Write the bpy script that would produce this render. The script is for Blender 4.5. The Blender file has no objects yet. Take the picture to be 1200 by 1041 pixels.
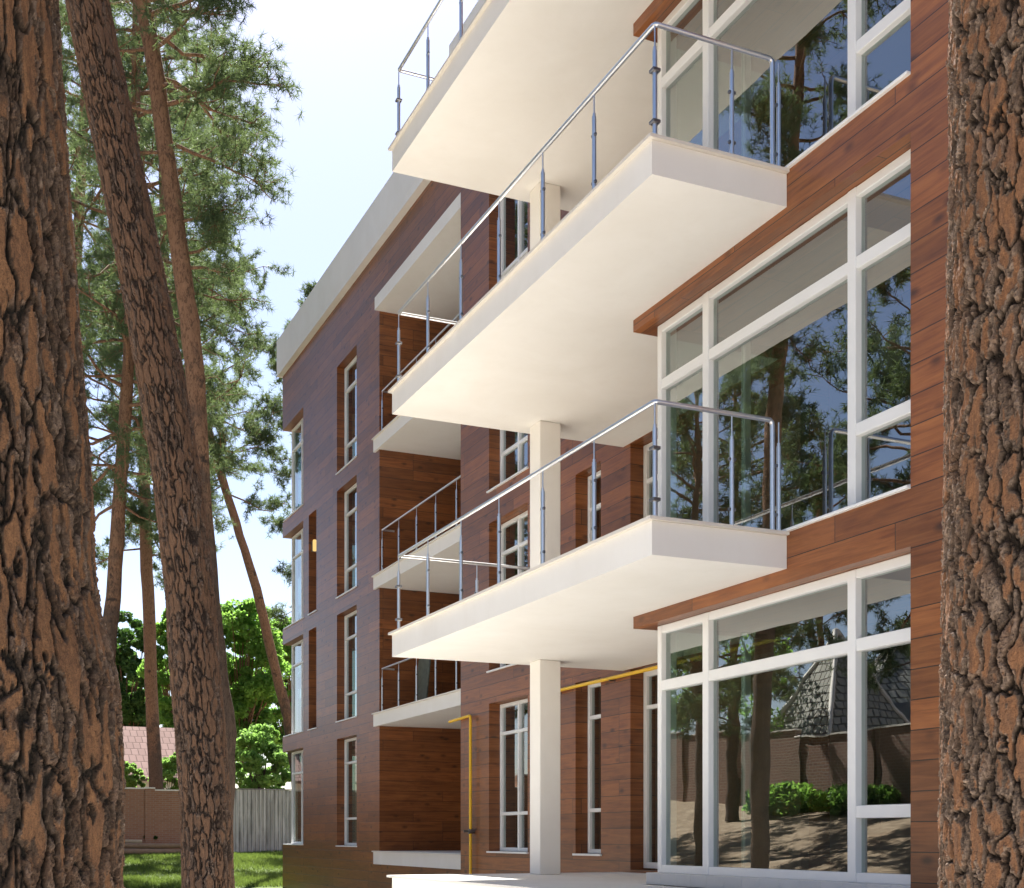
import bpy, math, random
import numpy as np
from mathutils import Vector

scene = bpy.context.scene
COL = scene.collection
R = math.radians

# ------------------------------------------------------------------ camera
# world: +Y runs away along the facade, +X runs into the building, terrace floor z = 0
CZ = 0.53
YAW = R(24.23)
SN, CS = math.sin(YAW), math.cos(YAW)
cam = bpy.data.cameras.new('camera')
cam.sensor_fit = 'HORIZONTAL'
cam.sensor_width = 36.0
cam.lens = 45.0
cam.shift_y = 0.383
cam.clip_start = 0.05
cam.clip_end = 3000
camo = bpy.data.objects.new('camera', cam)
camo.location = (0, 0, CZ)
camo.rotation_euler = (R(90), 0, -YAW)
COL.objects.link(camo)
scene.camera = camo

# ------------------------------------------------------------------ sky, sun, exposure
SUN_EL, SUN_AZ = R(52), R(14)          # azimuth measured from +Y towards +X
world = bpy.data.worlds.new('World')
scene.world = world
world.use_nodes = True
wn = world.node_tree.nodes
wl = world.node_tree.links
bg = wn['Background']
sky = wn.new('ShaderNodeTexSky')
sky.sky_type = 'NISHITA'
sky.sun_disc = False
sky.sun_elevation = SUN_EL
sky.sun_rotation = SUN_AZ
sky.air_density = 1.0
sky.dust_density = 0.8
sky.ozone_density = 1.6
tint = wn.new('ShaderNodeMix')
tint.data_type = 'RGBA'
tint.blend_type = 'MULTIPLY'
tint.inputs[0].default_value = 1.0
tint.inputs[7].default_value = (1.0, 0.95, 0.99, 1)
wl.new(sky.outputs[0], tint.inputs[6])
wl.new(tint.outputs[2], bg.inputs[0])
bg.inputs[1].default_value = 0.05
sl = bpy.data.lights.new('sun', 'SUN')
sl.energy = 5.0
sl.angle = R(0.53)
sl.color = (1.0, 0.97, 0.92)
so = bpy.data.objects.new('sun', sl)
sv = Vector((math.sin(SUN_AZ) * math.cos(SUN_EL), math.cos(SUN_AZ) * math.cos(SUN_EL), math.sin(SUN_EL)))
so.rotation_euler = sv.to_track_quat('Z', 'Y').to_euler()
so.location = (20, 40, 60)
COL.objects.link(so)
scene.view_settings.view_transform = 'Standard'
scene.view_settings.look = 'None'
scene.view_settings.exposure = 1.95
scene.view_settings.gamma = 1.0
scene.cycles.max_bounces = 10
scene.cycles.diffuse_bounces = 5
scene.cycles.glossy_bounces = 4
scene.cycles.transmission_bounces = 6
scene.cycles.transparent_max_bounces = 24

# ------------------------------------------------------------------ helpers
def ray(px, d):
    """plan position of something at picture column px (1200 wide), distance d along the view axis"""
    r = (px - 600.0) / 1500.0 * d
    return (SN * d + CS * r, CS * d - SN * r)

def P3(px, py, d):
    x, y = ray(px, d)
    return (x, y, CZ + (980.0 - py) / 1500.0 * d)

def ss(t):
    t = max(0.0, min(1.0, t))
    return t * t * (3 - 2 * t)

def gz(x, y):
    z = -1.1 + 0.92 * ss((y - 36.0) / 16.0)
    z += 2.5 * ss((-2.0 - x) / 12.0)
    z += 0.05 * math.sin(x * 0.7 + 1.3) * math.sin(y * 0.55) * ss((4.8 - x) / 2.0)
    return z

def link(name, me, mat=None, parent=None):
    o = bpy.data.objects.new(name, me)
    COL.objects.link(o)
    if mat is not None and me is not None:
        me.materials.append(mat)
    if parent is not None:
        o.parent = parent
        # things sit at their base: keep world coordinates of the part
        w = parent
        off = Vector((0, 0, 0))
        while w is not None:
            off += w.location
            w = w.parent
        o.location = -off
    return o

def tag(o, label, cat, group=None, kind=None):
    if label: o['label'] = label
    if cat: o['category'] = cat
    if group: o['group'] = group
    if kind: o['kind'] = kind
    return o

def empty(name, loc, label, cat, group=None):
    o = bpy.data.objects.new(name, None)
    o.location = loc
    o.empty_display_size = 0.3
    COL.objects.link(o)
    return tag(o, label, cat, group)

class MB:
    def __init__(s):
        s.v = []
        s.f = []
        s.sm = []
    def add(s, vs, fs, smooth=False):
        n = len(s.v)
        s.v.extend([tuple(p) for p in vs])
        for f in fs:
            s.f.append(tuple(i + n for i in f))
            s.sm.append(smooth)
        return s
    def box(s, x0, x1, y0, y1, z0, z1):
        vs = [(x0,y0,z0),(x1,y0,z0),(x1,y1,z0),(x0,y1,z0),(x0,y0,z1),(x1,y0,z1),(x1,y1,z1),(x0,y1,z1)]
        return s.add(vs, [(3,2,1,0),(4,5,6,7),(0,1,5,4),(1,2,6,5),(2,3,7,6),(3,0,4,7)])
    def bevbox(s, x0, x1, y0, y1, z0, z1, b=0.01):
        """box with every edge chamfered by b"""
        vs = []
        for x, sx in ((x0, 1), (x1, -1)):
            for y, sy in ((y0, 1), (y1, -1)):
                for z, sz in ((z0, 1), (z1, -1)):
                    vs += [(x, y+sy*b, z+sz*b), (x+sx*b, y, z+sz*b), (x+sx*b, y+sy*b, z)]
        def ix(i, j, k, a): return ((i*2+j)*2+k)*3+a
        fs = [[ix(0,0,0,0),ix(0,0,1,0),ix(0,1,1,0),ix(0,1,0,0)], [ix(1,0,0,0),ix(1,1,0,0),ix(1,1,1,0),ix(1,0,1,0)],
              [ix(0,0,0,1),ix(1,0,0,1),ix(1,0,1,1),ix(0,0,1,1)], [ix(0,1,0,1),ix(0,1,1,1),ix(1,1,1,1),ix(1,1,0,1)],
              [ix(0,0,0,2),ix(0,1,0,2),ix(1,1,0,2),ix(1,0,0,2)], [ix(0,0,1,2),ix(1,0,1,2),ix(1,1,1,2),ix(0,1,1,2)]]
        for j in (0,1):
            for k in (0,1):
                fs.append([ix(0,j,k,1),ix(0,j,k,2),ix(1,j,k,2),ix(1,j,k,1)])
        for i in (0,1):
            for k in (0,1):
                fs.append([ix(i,0,k,0),ix(i,0,k,2),ix(i,1,k,2),ix(i,1,k,0)])
        for i in (0,1):
            for j in (0,1):
                fs.append([ix(i,j,0,0),ix(i,j,0,1),ix(i,j,1,1),ix(i,j,1,0)])
        for i in (0,1):
            for j in (0,1):
                for k in (0,1):
                    fs.append([ix(i,j,k,0),ix(i,j,k,1),ix(i,j,k,2)])
        return s.add(vs, fs)
    def quad(s, a, b, c, d):
        return s.add([a, b, c, d], [(0, 1, 2, 3)])
    def prism(s, poly, z0, z1):
        n = len(poly)
        vs = [(x, y, z0) for x, y in poly] + [(x, y, z1) for x, y in poly]
        fs = [tuple(range(n))[::-1], tuple(range(n, 2*n))]
        for i in range(n):
            j = (i + 1) % n
            fs.append((i, j, n + j, n + i))
        return s.add(vs, fs)
    def tube(s, pts, rad, n=8, caps=True):
        pts = [Vector(p) for p in pts]
        if not isinstance(rad, (list, tuple)): rad = [rad] * len(pts)
        vs = []
        fs = []
        prev = None
        for i, p in enumerate(pts):
            if i == 0: t = pts[1] - p
            elif i == len(pts) - 1: t = p - pts[i-1]
            else: t = (pts[i+1] - p).normalized() + (p - pts[i-1]).normalized()
            t.normalize()
            if prev is None:
                a = Vector((0, 0, 1)) if abs(t.z) < 0.9 else Vector((1, 0, 0))
                u = t.cross(a).normalized()
            else:
                u = (prev - t * prev.dot(t)).normalized()
            prev = u
            w = t.cross(u)
            for k in range(n):
                an = 2 * math.pi * k / n
                vs.append(p + (u * math.cos(an) + w * math.sin(an)) * rad[i])
        for i in range(len(pts) - 1):
            for k in range(n):
                k2 = (k + 1) % n
                fs.append((i*n+k, i*n+k2, (i+1)*n+k2, (i+1)*n+k))
        s.add(vs, fs, True)
        if caps:
            m = len(pts) - 1
            s.add(vs[:n], [tuple(range(n))[::-1]])
            s.add(vs[m*n:], [tuple(range(n))])
        return s
    def build(s, name, mat, parent=None):
        me = bpy.data.meshes.new(name)
        me.from_pydata(s.v, [], s.f)
        if any(s.sm): me.polygons.foreach_set('use_smooth', s.sm)
        me.update()
        return link(name, me, mat, parent)

def mesh_np(name, V, F, smooth=True):
    """V (n,3) and F (m,k) arrays to a mesh"""
    me = bpy.data.meshes.new(name)
    V = np.asarray(V, dtype=np.float32)
    F = np.asarray(F, dtype=np.int32)
    me.vertices.add(len(V))
    me.vertices.foreach_set('co', V.ravel())
    k = F.shape[1]
    me.loops.add(F.size)
    me.loops.foreach_set('vertex_index', F.ravel())
    me.polygons.add(len(F))
    me.polygons.foreach_set('loop_start', np.arange(0, F.size, k, dtype=np.int32))
    me.polygons.foreach_set('loop_total', np.full(len(F), k, dtype=np.int32))
    me.polygons.foreach_set('use_smooth', np.full(len(F), smooth, dtype=bool))
    me.update(calc_edges=True)
    return me

# ------------------------------------------------------------------ materials
class NT:
    def __init__(s, name):
        s.m = bpy.data.materials.new(name)
        s.m.use_nodes = True
        s.t = s.m.node_tree
        s.t.nodes.clear()
        s.out = s.t.nodes.new('ShaderNodeOutputMaterial')
    def n(s, typ, **kw):
        nd = s.t.nodes.new('ShaderNode' + typ)
        for k, v in kw.items():
            if k.startswith('i_'):
                key = k[2:]
                key = int(key) if key.isdigit() else key
                nd.inputs[key].default_value = v
            else:
                setattr(nd, k, v)
        return nd
    def l(s, a, b):
        s.t.links.new(a, b)
    def math(s, op, a, b=None, c=None):
        nd = s.t.nodes.new('ShaderNodeMath')
        nd.operation = op
        for i, v in enumerate((a, b, c)):
            if v is None: continue
            if isinstance(v, (int, float)): nd.inputs[i].default_value = v
            else: s.l(v, nd.inputs[i])
        return nd.outputs[0]
    def mix(s, f, a, b, blend='MIX'):
        nd = s.t.nodes.new('ShaderNodeMix')
        nd.data_type = 'RGBA'
        nd.blend_type = blend
        for i, v in ((0, f), (6, a), (7, b)):
            if isinstance(v, (int, float)): nd.inputs[i].default_value = v
            elif isinstance(v, tuple): nd.inputs[i].default_value = v + (1,) if len(v) == 3 else v
            else: s.l(v, nd.inputs[i])
        return nd.outputs[2]
    def comb(s, x, y, z):
        nd = s.t.nodes.new('ShaderNodeCombineXYZ')
        for i, v in enumerate((x, y, z)):
            if isinstance(v, (int, float)): nd.inputs[i].default_value = v
            else: s.l(v, nd.inputs[i])
        return nd.outputs[0]
    def pos(s):
        g = s.n('NewGeometry')
        sp = s.n('SeparateXYZ')
        s.l(g.outputs['Position'], sp.inputs[0])
        return g, sp
    def ramp(s, f, stops):
        nd = s.n('ValToRGB')
        cr = nd.color_ramp
        while len(cr.elements) < len(stops): cr.elements.new(0.5)
        for e, (p, c) in zip(cr.elements, stops):
            e.position = p
            e.color = c + (1,) if len(c) == 3 else c
        s.l(f, nd.inputs[0])
        return nd.outputs[0]
    def noise(s, vec, scale, detail=4, rough=0.55, dist=0.0):
        nd = s.n('TexNoise')
        nd.inputs['Scale'].default_value = scale
        nd.inputs['Detail'].default_value = detail
        nd.inputs['Roughness'].default_value = rough
        nd.inputs['Distortion'].default_value = dist
        if vec is not None: s.l(vec, nd.inputs['Vector'])
        return nd.outputs['Fac']
    def bump(s, h, strength, dist=0.01):
        nd = s.n('Bump')
        nd.inputs['Strength'].default_value = strength
        nd.inputs['Distance'].default_value = dist
        s.l(h, nd.inputs['Height'])
        return nd.outputs[0]
    def bsdf(s, color, rough=0.6, metal=0.0, normal=None, spec=0.5):
        b = s.n('BsdfPrincipled')
        if isinstance(color, tuple): b.inputs['Base Color'].default_value = color + (1,)
        else: s.l(color, b.inputs['Base Color'])
        if isinstance(rough, (int, float)): b.inputs['Roughness'].default_value = rough
        else: s.l(rough, b.inputs['Roughness'])
        b.inputs['Metallic'].default_value = metal
        b.inputs['Specular IOR Level'].default_value = spec
        if normal is not None: s.l(normal, b.inputs['Normal'])
        return b
    def done(s, sh):
        s.l(sh, s.out.inputs[0])
        return s.m

def mat_wood():
    t = NT('wood_cladding')
    g, sp = t.pos()
    X, Y, Z = sp.outputs
    nsp = t.n('SeparateXYZ')
    t.l(g.outputs['Normal'], nsp.inputs[0])
    isz = t.math('GREATER_THAN', t.math('ABSOLUTE', nsp.outputs[2]), 0.6)
    v = t.math('ADD', t.math('MULTIPLY', Z, t.math('SUBTRACT', 1.0, isz)), t.math('MULTIPLY', X, isz))
    u = t.math('ADD', Y, t.math('MULTIPLY', X, t.math('SUBTRACT', 1.0, isz)))
    H = 0.242
    vr = t.math('DIVIDE', t.math('ADD', v, 0.085), H)
    row = t.math('FLOOR', vr)
    fv = t.math('FRACT', vr)
    w1 = t.n('TexWhiteNoise', noise_dimensions='1D')
    t.l(row, w1.inputs['W'])
    L = 3.05
    ur = t.math('DIVIDE', t.math('ADD', u, t.math('MULTIPLY', t.math('FLOOR', t.math('MULTIPLY', w1.outputs[0], 4.0)), L / 4.0)), L)
    colm = t.math('FLOOR', ur)
    fu = t.math('FRACT', ur)
    w2 = t.n('TexWhiteNoise', noise_dimensions='2D')
    t.l(t.comb(row, colm, 0), w2.inputs['Vector'])
    pr = w2.outputs['Value']
    # grain: long streaks along the board
    gv = t.comb(t.math('MULTIPLY', u, 0.55), t.math('MULTIPLY', v, 9.0), t.math('MULTIPLY', pr, 37.0))
    g1 = t.noise(gv, 2.2, 6, 0.6, 0.9)
    gv2 = t.comb(t.math('MULTIPLY', u, 2.6), t.math('MULTIPLY', v, 60.0), t.math('MULTIPLY', pr, 11.0))
    g2 = t.noise(gv2, 2.0, 4, 0.6, 0.3)
    gv3 = t.comb(t.math('MULTIPLY', u, 1.0), t.math('MULTIPLY', v, 1.6), t.math('MULTIPLY', pr, 23.0))
    g3 = t.noise(gv3, 2.4, 3, 0.5, 0.4)
    c = t.ramp(g1, [(0.28, (0.120, 0.034, 0.009)), (0.5, (0.255, 0.082, 0.020)), (0.74, (0.39, 0.142, 0.038))])
    c = t.mix(t.math('MULTIPLY', g2, 0.55), c, (0.06, 0.017, 0.006))
    c = t.mix(t.math('MULTIPLY', t.math('SUBTRACT', g3, 0.35), 0.9), c, (0.32, 0.120, 0.036))
    # knots
    kv = t.n('TexVoronoi')
    kv.inputs['Scale'].default_value = 1.0
    kv.inputs['Randomness'].default_value = 1.0
    t.l(t.comb(t.math('MULTIPLY', u, 2.1), t.math('MULTIPLY', v, 4.3), t.math('MULTIPLY', row, 3.7)), kv.inputs['Vector'])
    kn = t.ramp(kv.outputs['Distance'], [(0.06, (1, 1, 1)), (0.21, (0, 0, 0))])
    c = t.mix(t.math('MULTIPLY', kn, 0.75), c, (0.030, 0.009, 0.004))
    # board to board difference
    hv = t.n('HueSaturation')
    t.l(t.math('ADD', t.math('MULTIPLY', pr, 0.5), 0.75), hv.inputs['Value'])
    t.l(c, hv.inputs['Color'])
    c = hv.outputs[0]
    # joints
    gj = t.math('LESS_THAN', fv, 0.034)
    gk = t.math('LESS_THAN', fu, 0.0026)
    jn = t.math('MAXIMUM', gj, gk)
    c = t.mix(jn, c, (0.012, 0.006, 0.004))
    hh = t.math('SUBTRACT', t.math('MULTIPLY', g1, 0.10), jn)
    nb = t.bump(hh, 0.5, 0.004)
    rough = t.math('ADD', t.math('MULTIPLY', g1, 0.16), 0.31)
    b = t.bsdf(c, rough, 0, nb, 0.62)
    return t.done(b.outputs[0])

def mat_plaster(name, col, dirt=0.1):
    t = NT(name)
    g, sp = t.pos()
    n1 = t.noise(g.outputs['Position'], 0.9, 6, 0.6, 0.5)
    n2 = t.noise(g.outputs['Position'], 140, 3, 0.6)
    st = t.noise(t.comb(t.math('MULTIPLY', sp.outputs[0], 6.0), t.math('MULTIPLY', sp.outputs[1], 6.0), t.math('MULTIPLY', sp.outputs[2], 0.7)), 1.0, 4, 0.6)
    d = tuple(x * y for x, y in zip(col, (0.80, 0.77, 0.72)))
    c = t.mix(t.math('MULTIPLY', t.ramp(n1, [(0.35, (0, 0, 0)), (0.75, (1, 1, 1))]), dirt * 3), col, d)
    c = t.mix(t.math('MULTIPLY', t.ramp(st, [(0.5, (0, 0, 0)), (0.8, (1, 1, 1))]), dirt), c, d)
    b = t.bsdf(c, 0.85, 0, t.bump(n2, 0.25, 0.002), 0.3)
    return t.done(b.outputs[0])

def mat_simple(name, col, rough=0.5, metal=0.0, var=0.08, scale=6, spec=0.5, bump=0.0):
    t = NT(name)
    tc = t.n('NewGeometry')
    n1 = t.noise(tc.outputs['Position'], scale, 5, 0.6)
    c = t.mix(n1, tuple(x * (1 - var) for x in col), tuple(min(1, x * (1 + var)) for x in col))
    nb = t.bump(t.noise(tc.outputs['Position'], scale * 12, 3), bump, 0.003) if bump else None
    rr = t.math('ADD', t.math('MULTIPLY', n1, 0.12), max(0.02, rough - 0.06))
    b = t.bsdf(c, rr, metal, nb, spec)
    return t.done(b.outputs[0])

def mat_glass(name, f0, tint, wobble=0.0):
    """thin pane: Schlick reflection that is the same from both sides"""
    t = NT(name)
    tr = t.n('BsdfTransparent')
    tr.inputs[0].default_value = tint + (1,)
    gl = t.n('BsdfGlossy')
    gl.inputs['Color'].default_value = (0.96, 0.98, 0.98, 1)
    gl.inputs['Roughness'].default_value = 0.0
    lw = t.n('LayerWeight')
    lw.inputs['Blend'].default_value = 0.5
    f = t.math('ADD', f0, t.math('MULTIPLY', t.math('POWER', lw.outputs['Facing'], 5.0), 1.0 - f0))
    if wobble:
        g = t.n('NewGeometry')
        nb = t.bump(t.noise(g.outputs['Position'], 1.7, 2, 0.4), wobble, 0.02)
        t.l(nb, gl.inputs['Normal'])
    mx = t.n('MixShader')
    t.l(f, mx.inputs[0])
    t.l(tr.outputs[0], mx.inputs[1])
    t.l(gl.outputs[0], mx.inputs[2])
    return t.done(mx.outputs[0])

def mat_bark(name, plate_a, plate_b, valley, deep, fine=60):
    """'plate' marks the flat plates, 'tone' varies flake by flake, 'crev' marks the fissures"""
    t = NT(name)
    ap = t.n('Attribute', attribute_name='plate').outputs['Fac']
    at = t.n('Attribute', attribute_name='tone').outputs['Fac']
    ac = t.n('Attribute', attribute_name='crev').outputs['Fac']
    tc = t.n('TexCoord')
    sc = t.n('Mapping')
    sc.inputs['Scale'].default_value = (1, 1, 0.30)
    t.l(tc.outputs['Object'], sc.inputs[0])
    n1 = t.noise(sc.outputs[0], fine * 2.2, 6, 0.7, 0.3)
    n2 = t.noise(tc.outputs['Object'], fine * 0.12, 4, 0.6, 0.5)
    n3 = t.noise(tc.outputs['Object'], fine * 5, 4, 0.7)
    c = t.mix(at, plate_b, plate_a)
    c = t.mix(t.math('MULTIPLY', t.ramp(n1, [(0.40, (1, 1, 1)), (0.60, (0, 0, 0))]), 0.45), c, tuple(0.45*x for x in plate_b))
    v = t.ramp(t.math('ADD', t.math('MULTIPLY', at, 0.55), t.math('MULTIPLY', n1, 0.55)),
               [(0.25, tuple(0.30*x for x in valley)), (0.55, valley), (0.85, tuple(2.2*x+0.02 for x in valley))])
    v = t.mix(t.ramp(n2, [(0.48, (0, 0, 0)), (0.66, (1, 1, 1))]), v, t.mix(0.45, v, plate_b))
    c = t.mix(ap, v, c)
    c = t.mix(t.math('MULTIPLY', t.ramp(n3, [(0.36, (1, 1, 1)), (0.50, (0, 0, 0))]), 0.5), c, deep)
    c = t.mix(t.ramp(ac, [(0.30, (0, 0, 0)), (0.95, (1, 1, 1))]), c, deep)
    nb = t.bump(t.math('ADD', n1, t.math('MULTIPLY', n3, 0.5)), 0.9, 0.005)
    b = t.bsdf(c, 0.92, 0, nb, 0.2)
    return t.done(b.outputs[0])

def mat_pinebark(name):
    """slender far pines: grey fissured bark low down, orange papery bark higher up"""
    t = NT(name)
    g, sp = t.pos()
    tc = t.n('TexCoord')
    mp = t.n('Mapping')
    mp.inputs['Scale'].default_value = (1, 1, 0.35)
    t.l(tc.outputs['Object'], mp.inputs[0])
    n1 = t.noise(mp.outputs[0], 16, 6, 0.65, 0.6)
    n2 = t.noise(tc.outputs['Object'], 3.5, 4, 0.6)
    n4 = t.noise(mp.outputs[0], 34, 5, 0.7, 1.2)
    lo = t.mix(n1, (0.055, 0.040, 0.031), (0.16, 0.112, 0.082))
    hi = t.mix(n1, (0.17, 0.090, 0.052), (0.36, 0.21, 0.125))
    f = t.ramp(t.math('ADD', t.math('MULTIPLY', sp.outputs[2], 0.10), t.math('MULTIPLY', n2, 0.7)), [(0.75, (0, 0, 0)), (0.95, (1, 1, 1))])
    c = t.mix(f, lo, hi)
    c = t.mix(t.ramp(n2, [(0.60, (0, 0, 0)), (0.68, (1, 1, 1))]), c, (0.065, 0.048, 0.038))
    c = t.mix(t.math('MULTIPLY', t.ramp(n4, [(0.40, (1, 1, 1)), (0.52, (0, 0, 0))]), 0.65), c, (0.040, 0.028, 0.021))
    nb = t.bump(n4, 0.9, 0.03)
    b = t.bsdf(c, 0.92, 0, nb, 0.15)
    return t.done(b.outputs[0])

def mat_leaf(name, ca, cb, trans=0.45, tcol=(0.25, 0.38, 0.05), scale=1.2):
    t = NT(name)
    g = t.n('NewGeometry')
    n1 = t.noise(g.outputs['Position'], scale, 3, 0.6)
    rnd = g.outputs['Random Per Island']
    c = t.mix(t.math('MULTIPLY', t.math('ADD', n1, rnd), 0.5), ca, cb)
    b = t.bsdf(c, 0.65, 0, None, 0.2)
    tr = t.n('BsdfTranslucent')
    t.l(t.mix(rnd, tuple(x * 0.75 for x in tcol), tcol), tr.inputs[0])
    mx = t.n('MixShader')
    mx.inputs[0].default_value = trans
    t.l(b.outputs[0], mx.inputs[1])
    t.l(tr.outputs[0], mx.inputs[2])
    return t.done(mx.outputs[0])

def mat_brick(name, ca, cb, mortar, row=0.078, gap=0.009):
    t = NT(name)
    g, sp = t.pos()
    u = t.math('ADD', sp.outputs[0], sp.outputs[1])
    br = t.n('TexBrick')
    br.inputs['Scale'].default_value = 1.0
    br.inputs['Brick Width'].default_value = 0.26
    br.inputs['Row Height'].default_value = row
    br.inputs['Mortar Size'].default_value = gap
    br.inputs['Color1'].default_value = ca + (1,)
    br.inputs['Color2'].default_value = cb + (1,)
    br.inputs['Mortar'].default_value = mortar + (1,)
    t.l(t.comb(u, sp.outputs[2], 0), br.inputs['Vector'])
    n1 = t.noise(g.outputs['Position'], 1.1, 5, 0.65)
    c = t.mix(t.math('MULTIPLY', n1, 0.5), br.outputs['Color'], tuple(x * 0.6 for x in ca))
    b = t.bsdf(c, 0.85, 0, t.bump(t.math('SUBTRACT', 1.0, br.outputs['Fac']), 0.5, 0.006), 0.3)
    return t.done(b.outputs[0])

def mat_tile(name, ca, cb, joint=0.25, gap=0.04):
    t = NT(name)
    g, sp = t.pos()
    br = t.n('TexBrick')
    br.inputs['Scale'].default_value = 1.0
    br.inputs['Brick Width'].default_value = 0.33
    br.inputs['Row Height'].default_value = 0.34
    br.inputs['Mortar Size'].default_value = gap
    br.inputs['Mortar Smooth'].default_value = 0.6
    br.inputs['Color1'].default_value = ca + (1,)
    br.inputs['Color2'].default_value = cb + (1,)
    br.inputs['Mortar'].default_value = tuple(x * joint for x in ca) + (1,)
    nsp = t.n('SeparateXYZ')
    t.l(g.outputs['Normal'], nsp.inputs[0])
    nx = t.math('ABSOLUTE', nsp.outputs[0])
    ny = t.math('ABSOLUTE', nsp.outputs[1])
    isx = t.math('GREATER_THAN', nx, t.math('MULTIPLY', ny, 1.0))
    u = t.math('ADD', t.math('MULTIPLY', sp.outputs[1], isx), t.math('MULTIPLY', sp.outputs[0], t.math('SUBTRACT', 1.0, isx)))
    t.l(t.comb(u, sp.outputs[2], 0), br.inputs['Vector'])
    n1 = t.noise(g.outputs['Position'], 0.8, 4)
    c = t.mix(t.math('MULTIPLY', n1, 0.4), br.outputs['Color'], tuple(x * 0.55 for x in cb))
    b = t.bsdf(c, 0.95, 0, t.bump(t.math('SUBTRACT', 1.0, br.outputs['Fac']), 0.8, 0.03), 0.08)
    return t.done(b.outputs[0])

def mat_ground():
    t = NT('sandy_ground')
    g, sp = t.pos()
    n1 = t.noise(g.outputs['Position'], 0.22, 6, 0.6, 0.4)
    n2 = t.noise(g.outputs['Position'], 3.0, 6, 0.65, 0.3)
    n3 = t.noise(g.outputs['Position'], 40, 4, 0.7)
    c = t.ramp(n2, [(0.3, (0.13, 0.095, 0.06)), (0.5, (0.23, 0.175, 0.115)), (0.7, (0.36, 0.29, 0.20))])
    c = t.mix(t.ramp(n1, [(0.54, (0, 0, 0)), (0.68, (1, 1, 1))]), c, (0.26, 0.18, 0.11))
    c = t.mix(t.math('MULTIPLY', n3, 0.35), c, (0.15, 0.10, 0.065))
    b = t.bsdf(c, 0.95, 0, t.bump(t.math('ADD', n2, t.math('MULTIPLY', n3, 0.3)), 0.8, 0.05), 0.2)
    return t.done(b.outputs[0])

def mat_lawn():
    t = NT('lawn_turf')
    g, sp = t.pos()
    n1 = t.noise(g.outputs['Position'], 0.6, 5, 0.6)
    n2 = t.noise(g.outputs['Position'], 9, 5, 0.7)
    c = t.mix(n1, (0.055, 0.095, 0.020), (0.10, 0.14, 0.035))
    c = t.mix(t.ramp(n2, [(0.5, (0, 0, 0)), (0.75, (1, 1, 1))]), c, (0.16, 0.16, 0.05))
    b = t.bsdf(c, 0.9, 0, t.bump(n2, 1.0, 0.06), 0.2)
    return t.done(b.outputs[0])

def mat_corrugated():
    t = NT('galvanised_sheet')
    g, sp = t.pos()
    u = t.math('ADD', sp.outputs[0], sp.outputs[1])
    n1 = t.noise(t.comb(t.math('MULTIPLY', u, 7.0), 0, t.math('MULTIPLY', sp.outputs[2], 0.45)), 1.0, 5, 0.7, 0.5)
    c = t.ramp(n1, [(0.35, (0.24, 0.24, 0.22)), (0.5, (0.42, 0.42, 0.39)), (0.62, (0.60, 0.59, 0.55))])
    b = t.bsdf(c, 0.45, 0.35, None, 0.5)
    return t.done(b.outputs[0])

WOOD = mat_wood()
PLASTER = mat_plaster('cream_plaster', (0.86, 0.835, 0.785), 0.10)
COPING = mat_simple('stone_coping', (0.74, 0.69, 0.61), 0.6, 0, 0.06, 9)
STONE = mat_plaster('terrace_stone', (0.74, 0.72, 0.68), 0.15)
FRAME = mat_simple('white_frame', (0.83, 0.83, 0.81), 0.35, 0, 0.02, 3)
STEEL = mat_simple('brushed_steel', (0.74, 0.75, 0.77), 0.32, 1.0, 0.06, 20)
DARKSTEEL = mat_simple('dark_clamp', (0.20, 0.20, 0.21), 0.35, 0.8, 0.1, 20)
GLASS = mat_glass('window_glass', 0.27, (0.42, 0.53, 0.49), 0.05)
PANEL = mat_simple('mottled_reflection', (0.10, 0.115, 0.09), 0.35, 0, 1.0, 9)  # tree reflection of the leaning glass panel, painted as mottled colour
YELLOW = mat_simple('yellow_paint', (0.86, 0.52, 0.02), 0.4, 0, 0.08, 5)
ROOM = mat_simple('room_paint', (0.55, 0.50, 0.42), 0.8, 0, 0.05, 2)
ROOMFLOOR = mat_simple('room_floor', (0.22, 0.19, 0.16), 0.6, 0, 0.1, 2)
ROOF = mat_simple('roof_felt', (0.12, 0.12, 0.12), 0.9, 0, 0.1, 2)
BARK = mat_bark('thick_pine_bark', (0.25, 0.125, 0.057), (0.15, 0.077, 0.043), (0.083, 0.055, 0.037), (0.019, 0.015, 0.011), 60)
BARK3 = mat_bark('flaky_pine_bark', (0.30, 0.138, 0.062), (0.20, 0.110, 0.066), (0.140, 0.098, 0.070), (0.024, 0.017, 0.012), 60)
BARK2 = mat_bark('brown_pine_bark', (0.215, 0.120, 0.068), (0.15, 0.090, 0.058), (0.105, 0.073, 0.053), (0.040, 0.028, 0.021), 34)
PBARK = mat_pinebark('slender_pine_bark')
NEEDLE = mat_leaf('pine_needles', (0.046, 0.078, 0.038), (0.095, 0.135, 0.060), 0.34, (0.19, 0.26, 0.09), 0.9)
LEAF = mat_leaf('broad_leaves', (0.065, 0.14, 0.026), (0.13, 0.23, 0.055), 0.55, (0.30, 0.55, 0.09), 0.6)
LEAF2 = mat_leaf('light_leaves', (0.10, 0.19, 0.04), (0.18, 0.28, 0.08), 0.5, (0.34, 0.58, 0.13), 0.9)
LEAFD = mat_leaf('dark_leaves', (0.03, 0.07, 0.018), (0.06, 0.11, 0.03), 0.35, (0.12, 0.25, 0.04), 0.6)
GRASSM = mat_leaf('grass_blades', (0.06, 0.11, 0.018), (0.13, 0.165, 0.045), 0.40, (0.19, 0.27, 0.05), 0.7)
BRICK = mat_brick('tan_brick', (0.37, 0.175, 0.105), (0.43, 0.22, 0.135), (0.38, 0.30, 0.24))
REDTILE = mat_tile('pink_roof_tile', (0.25, 0.165, 0.142), (0.29, 0.195, 0.17), 0.6, 0.02)
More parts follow.
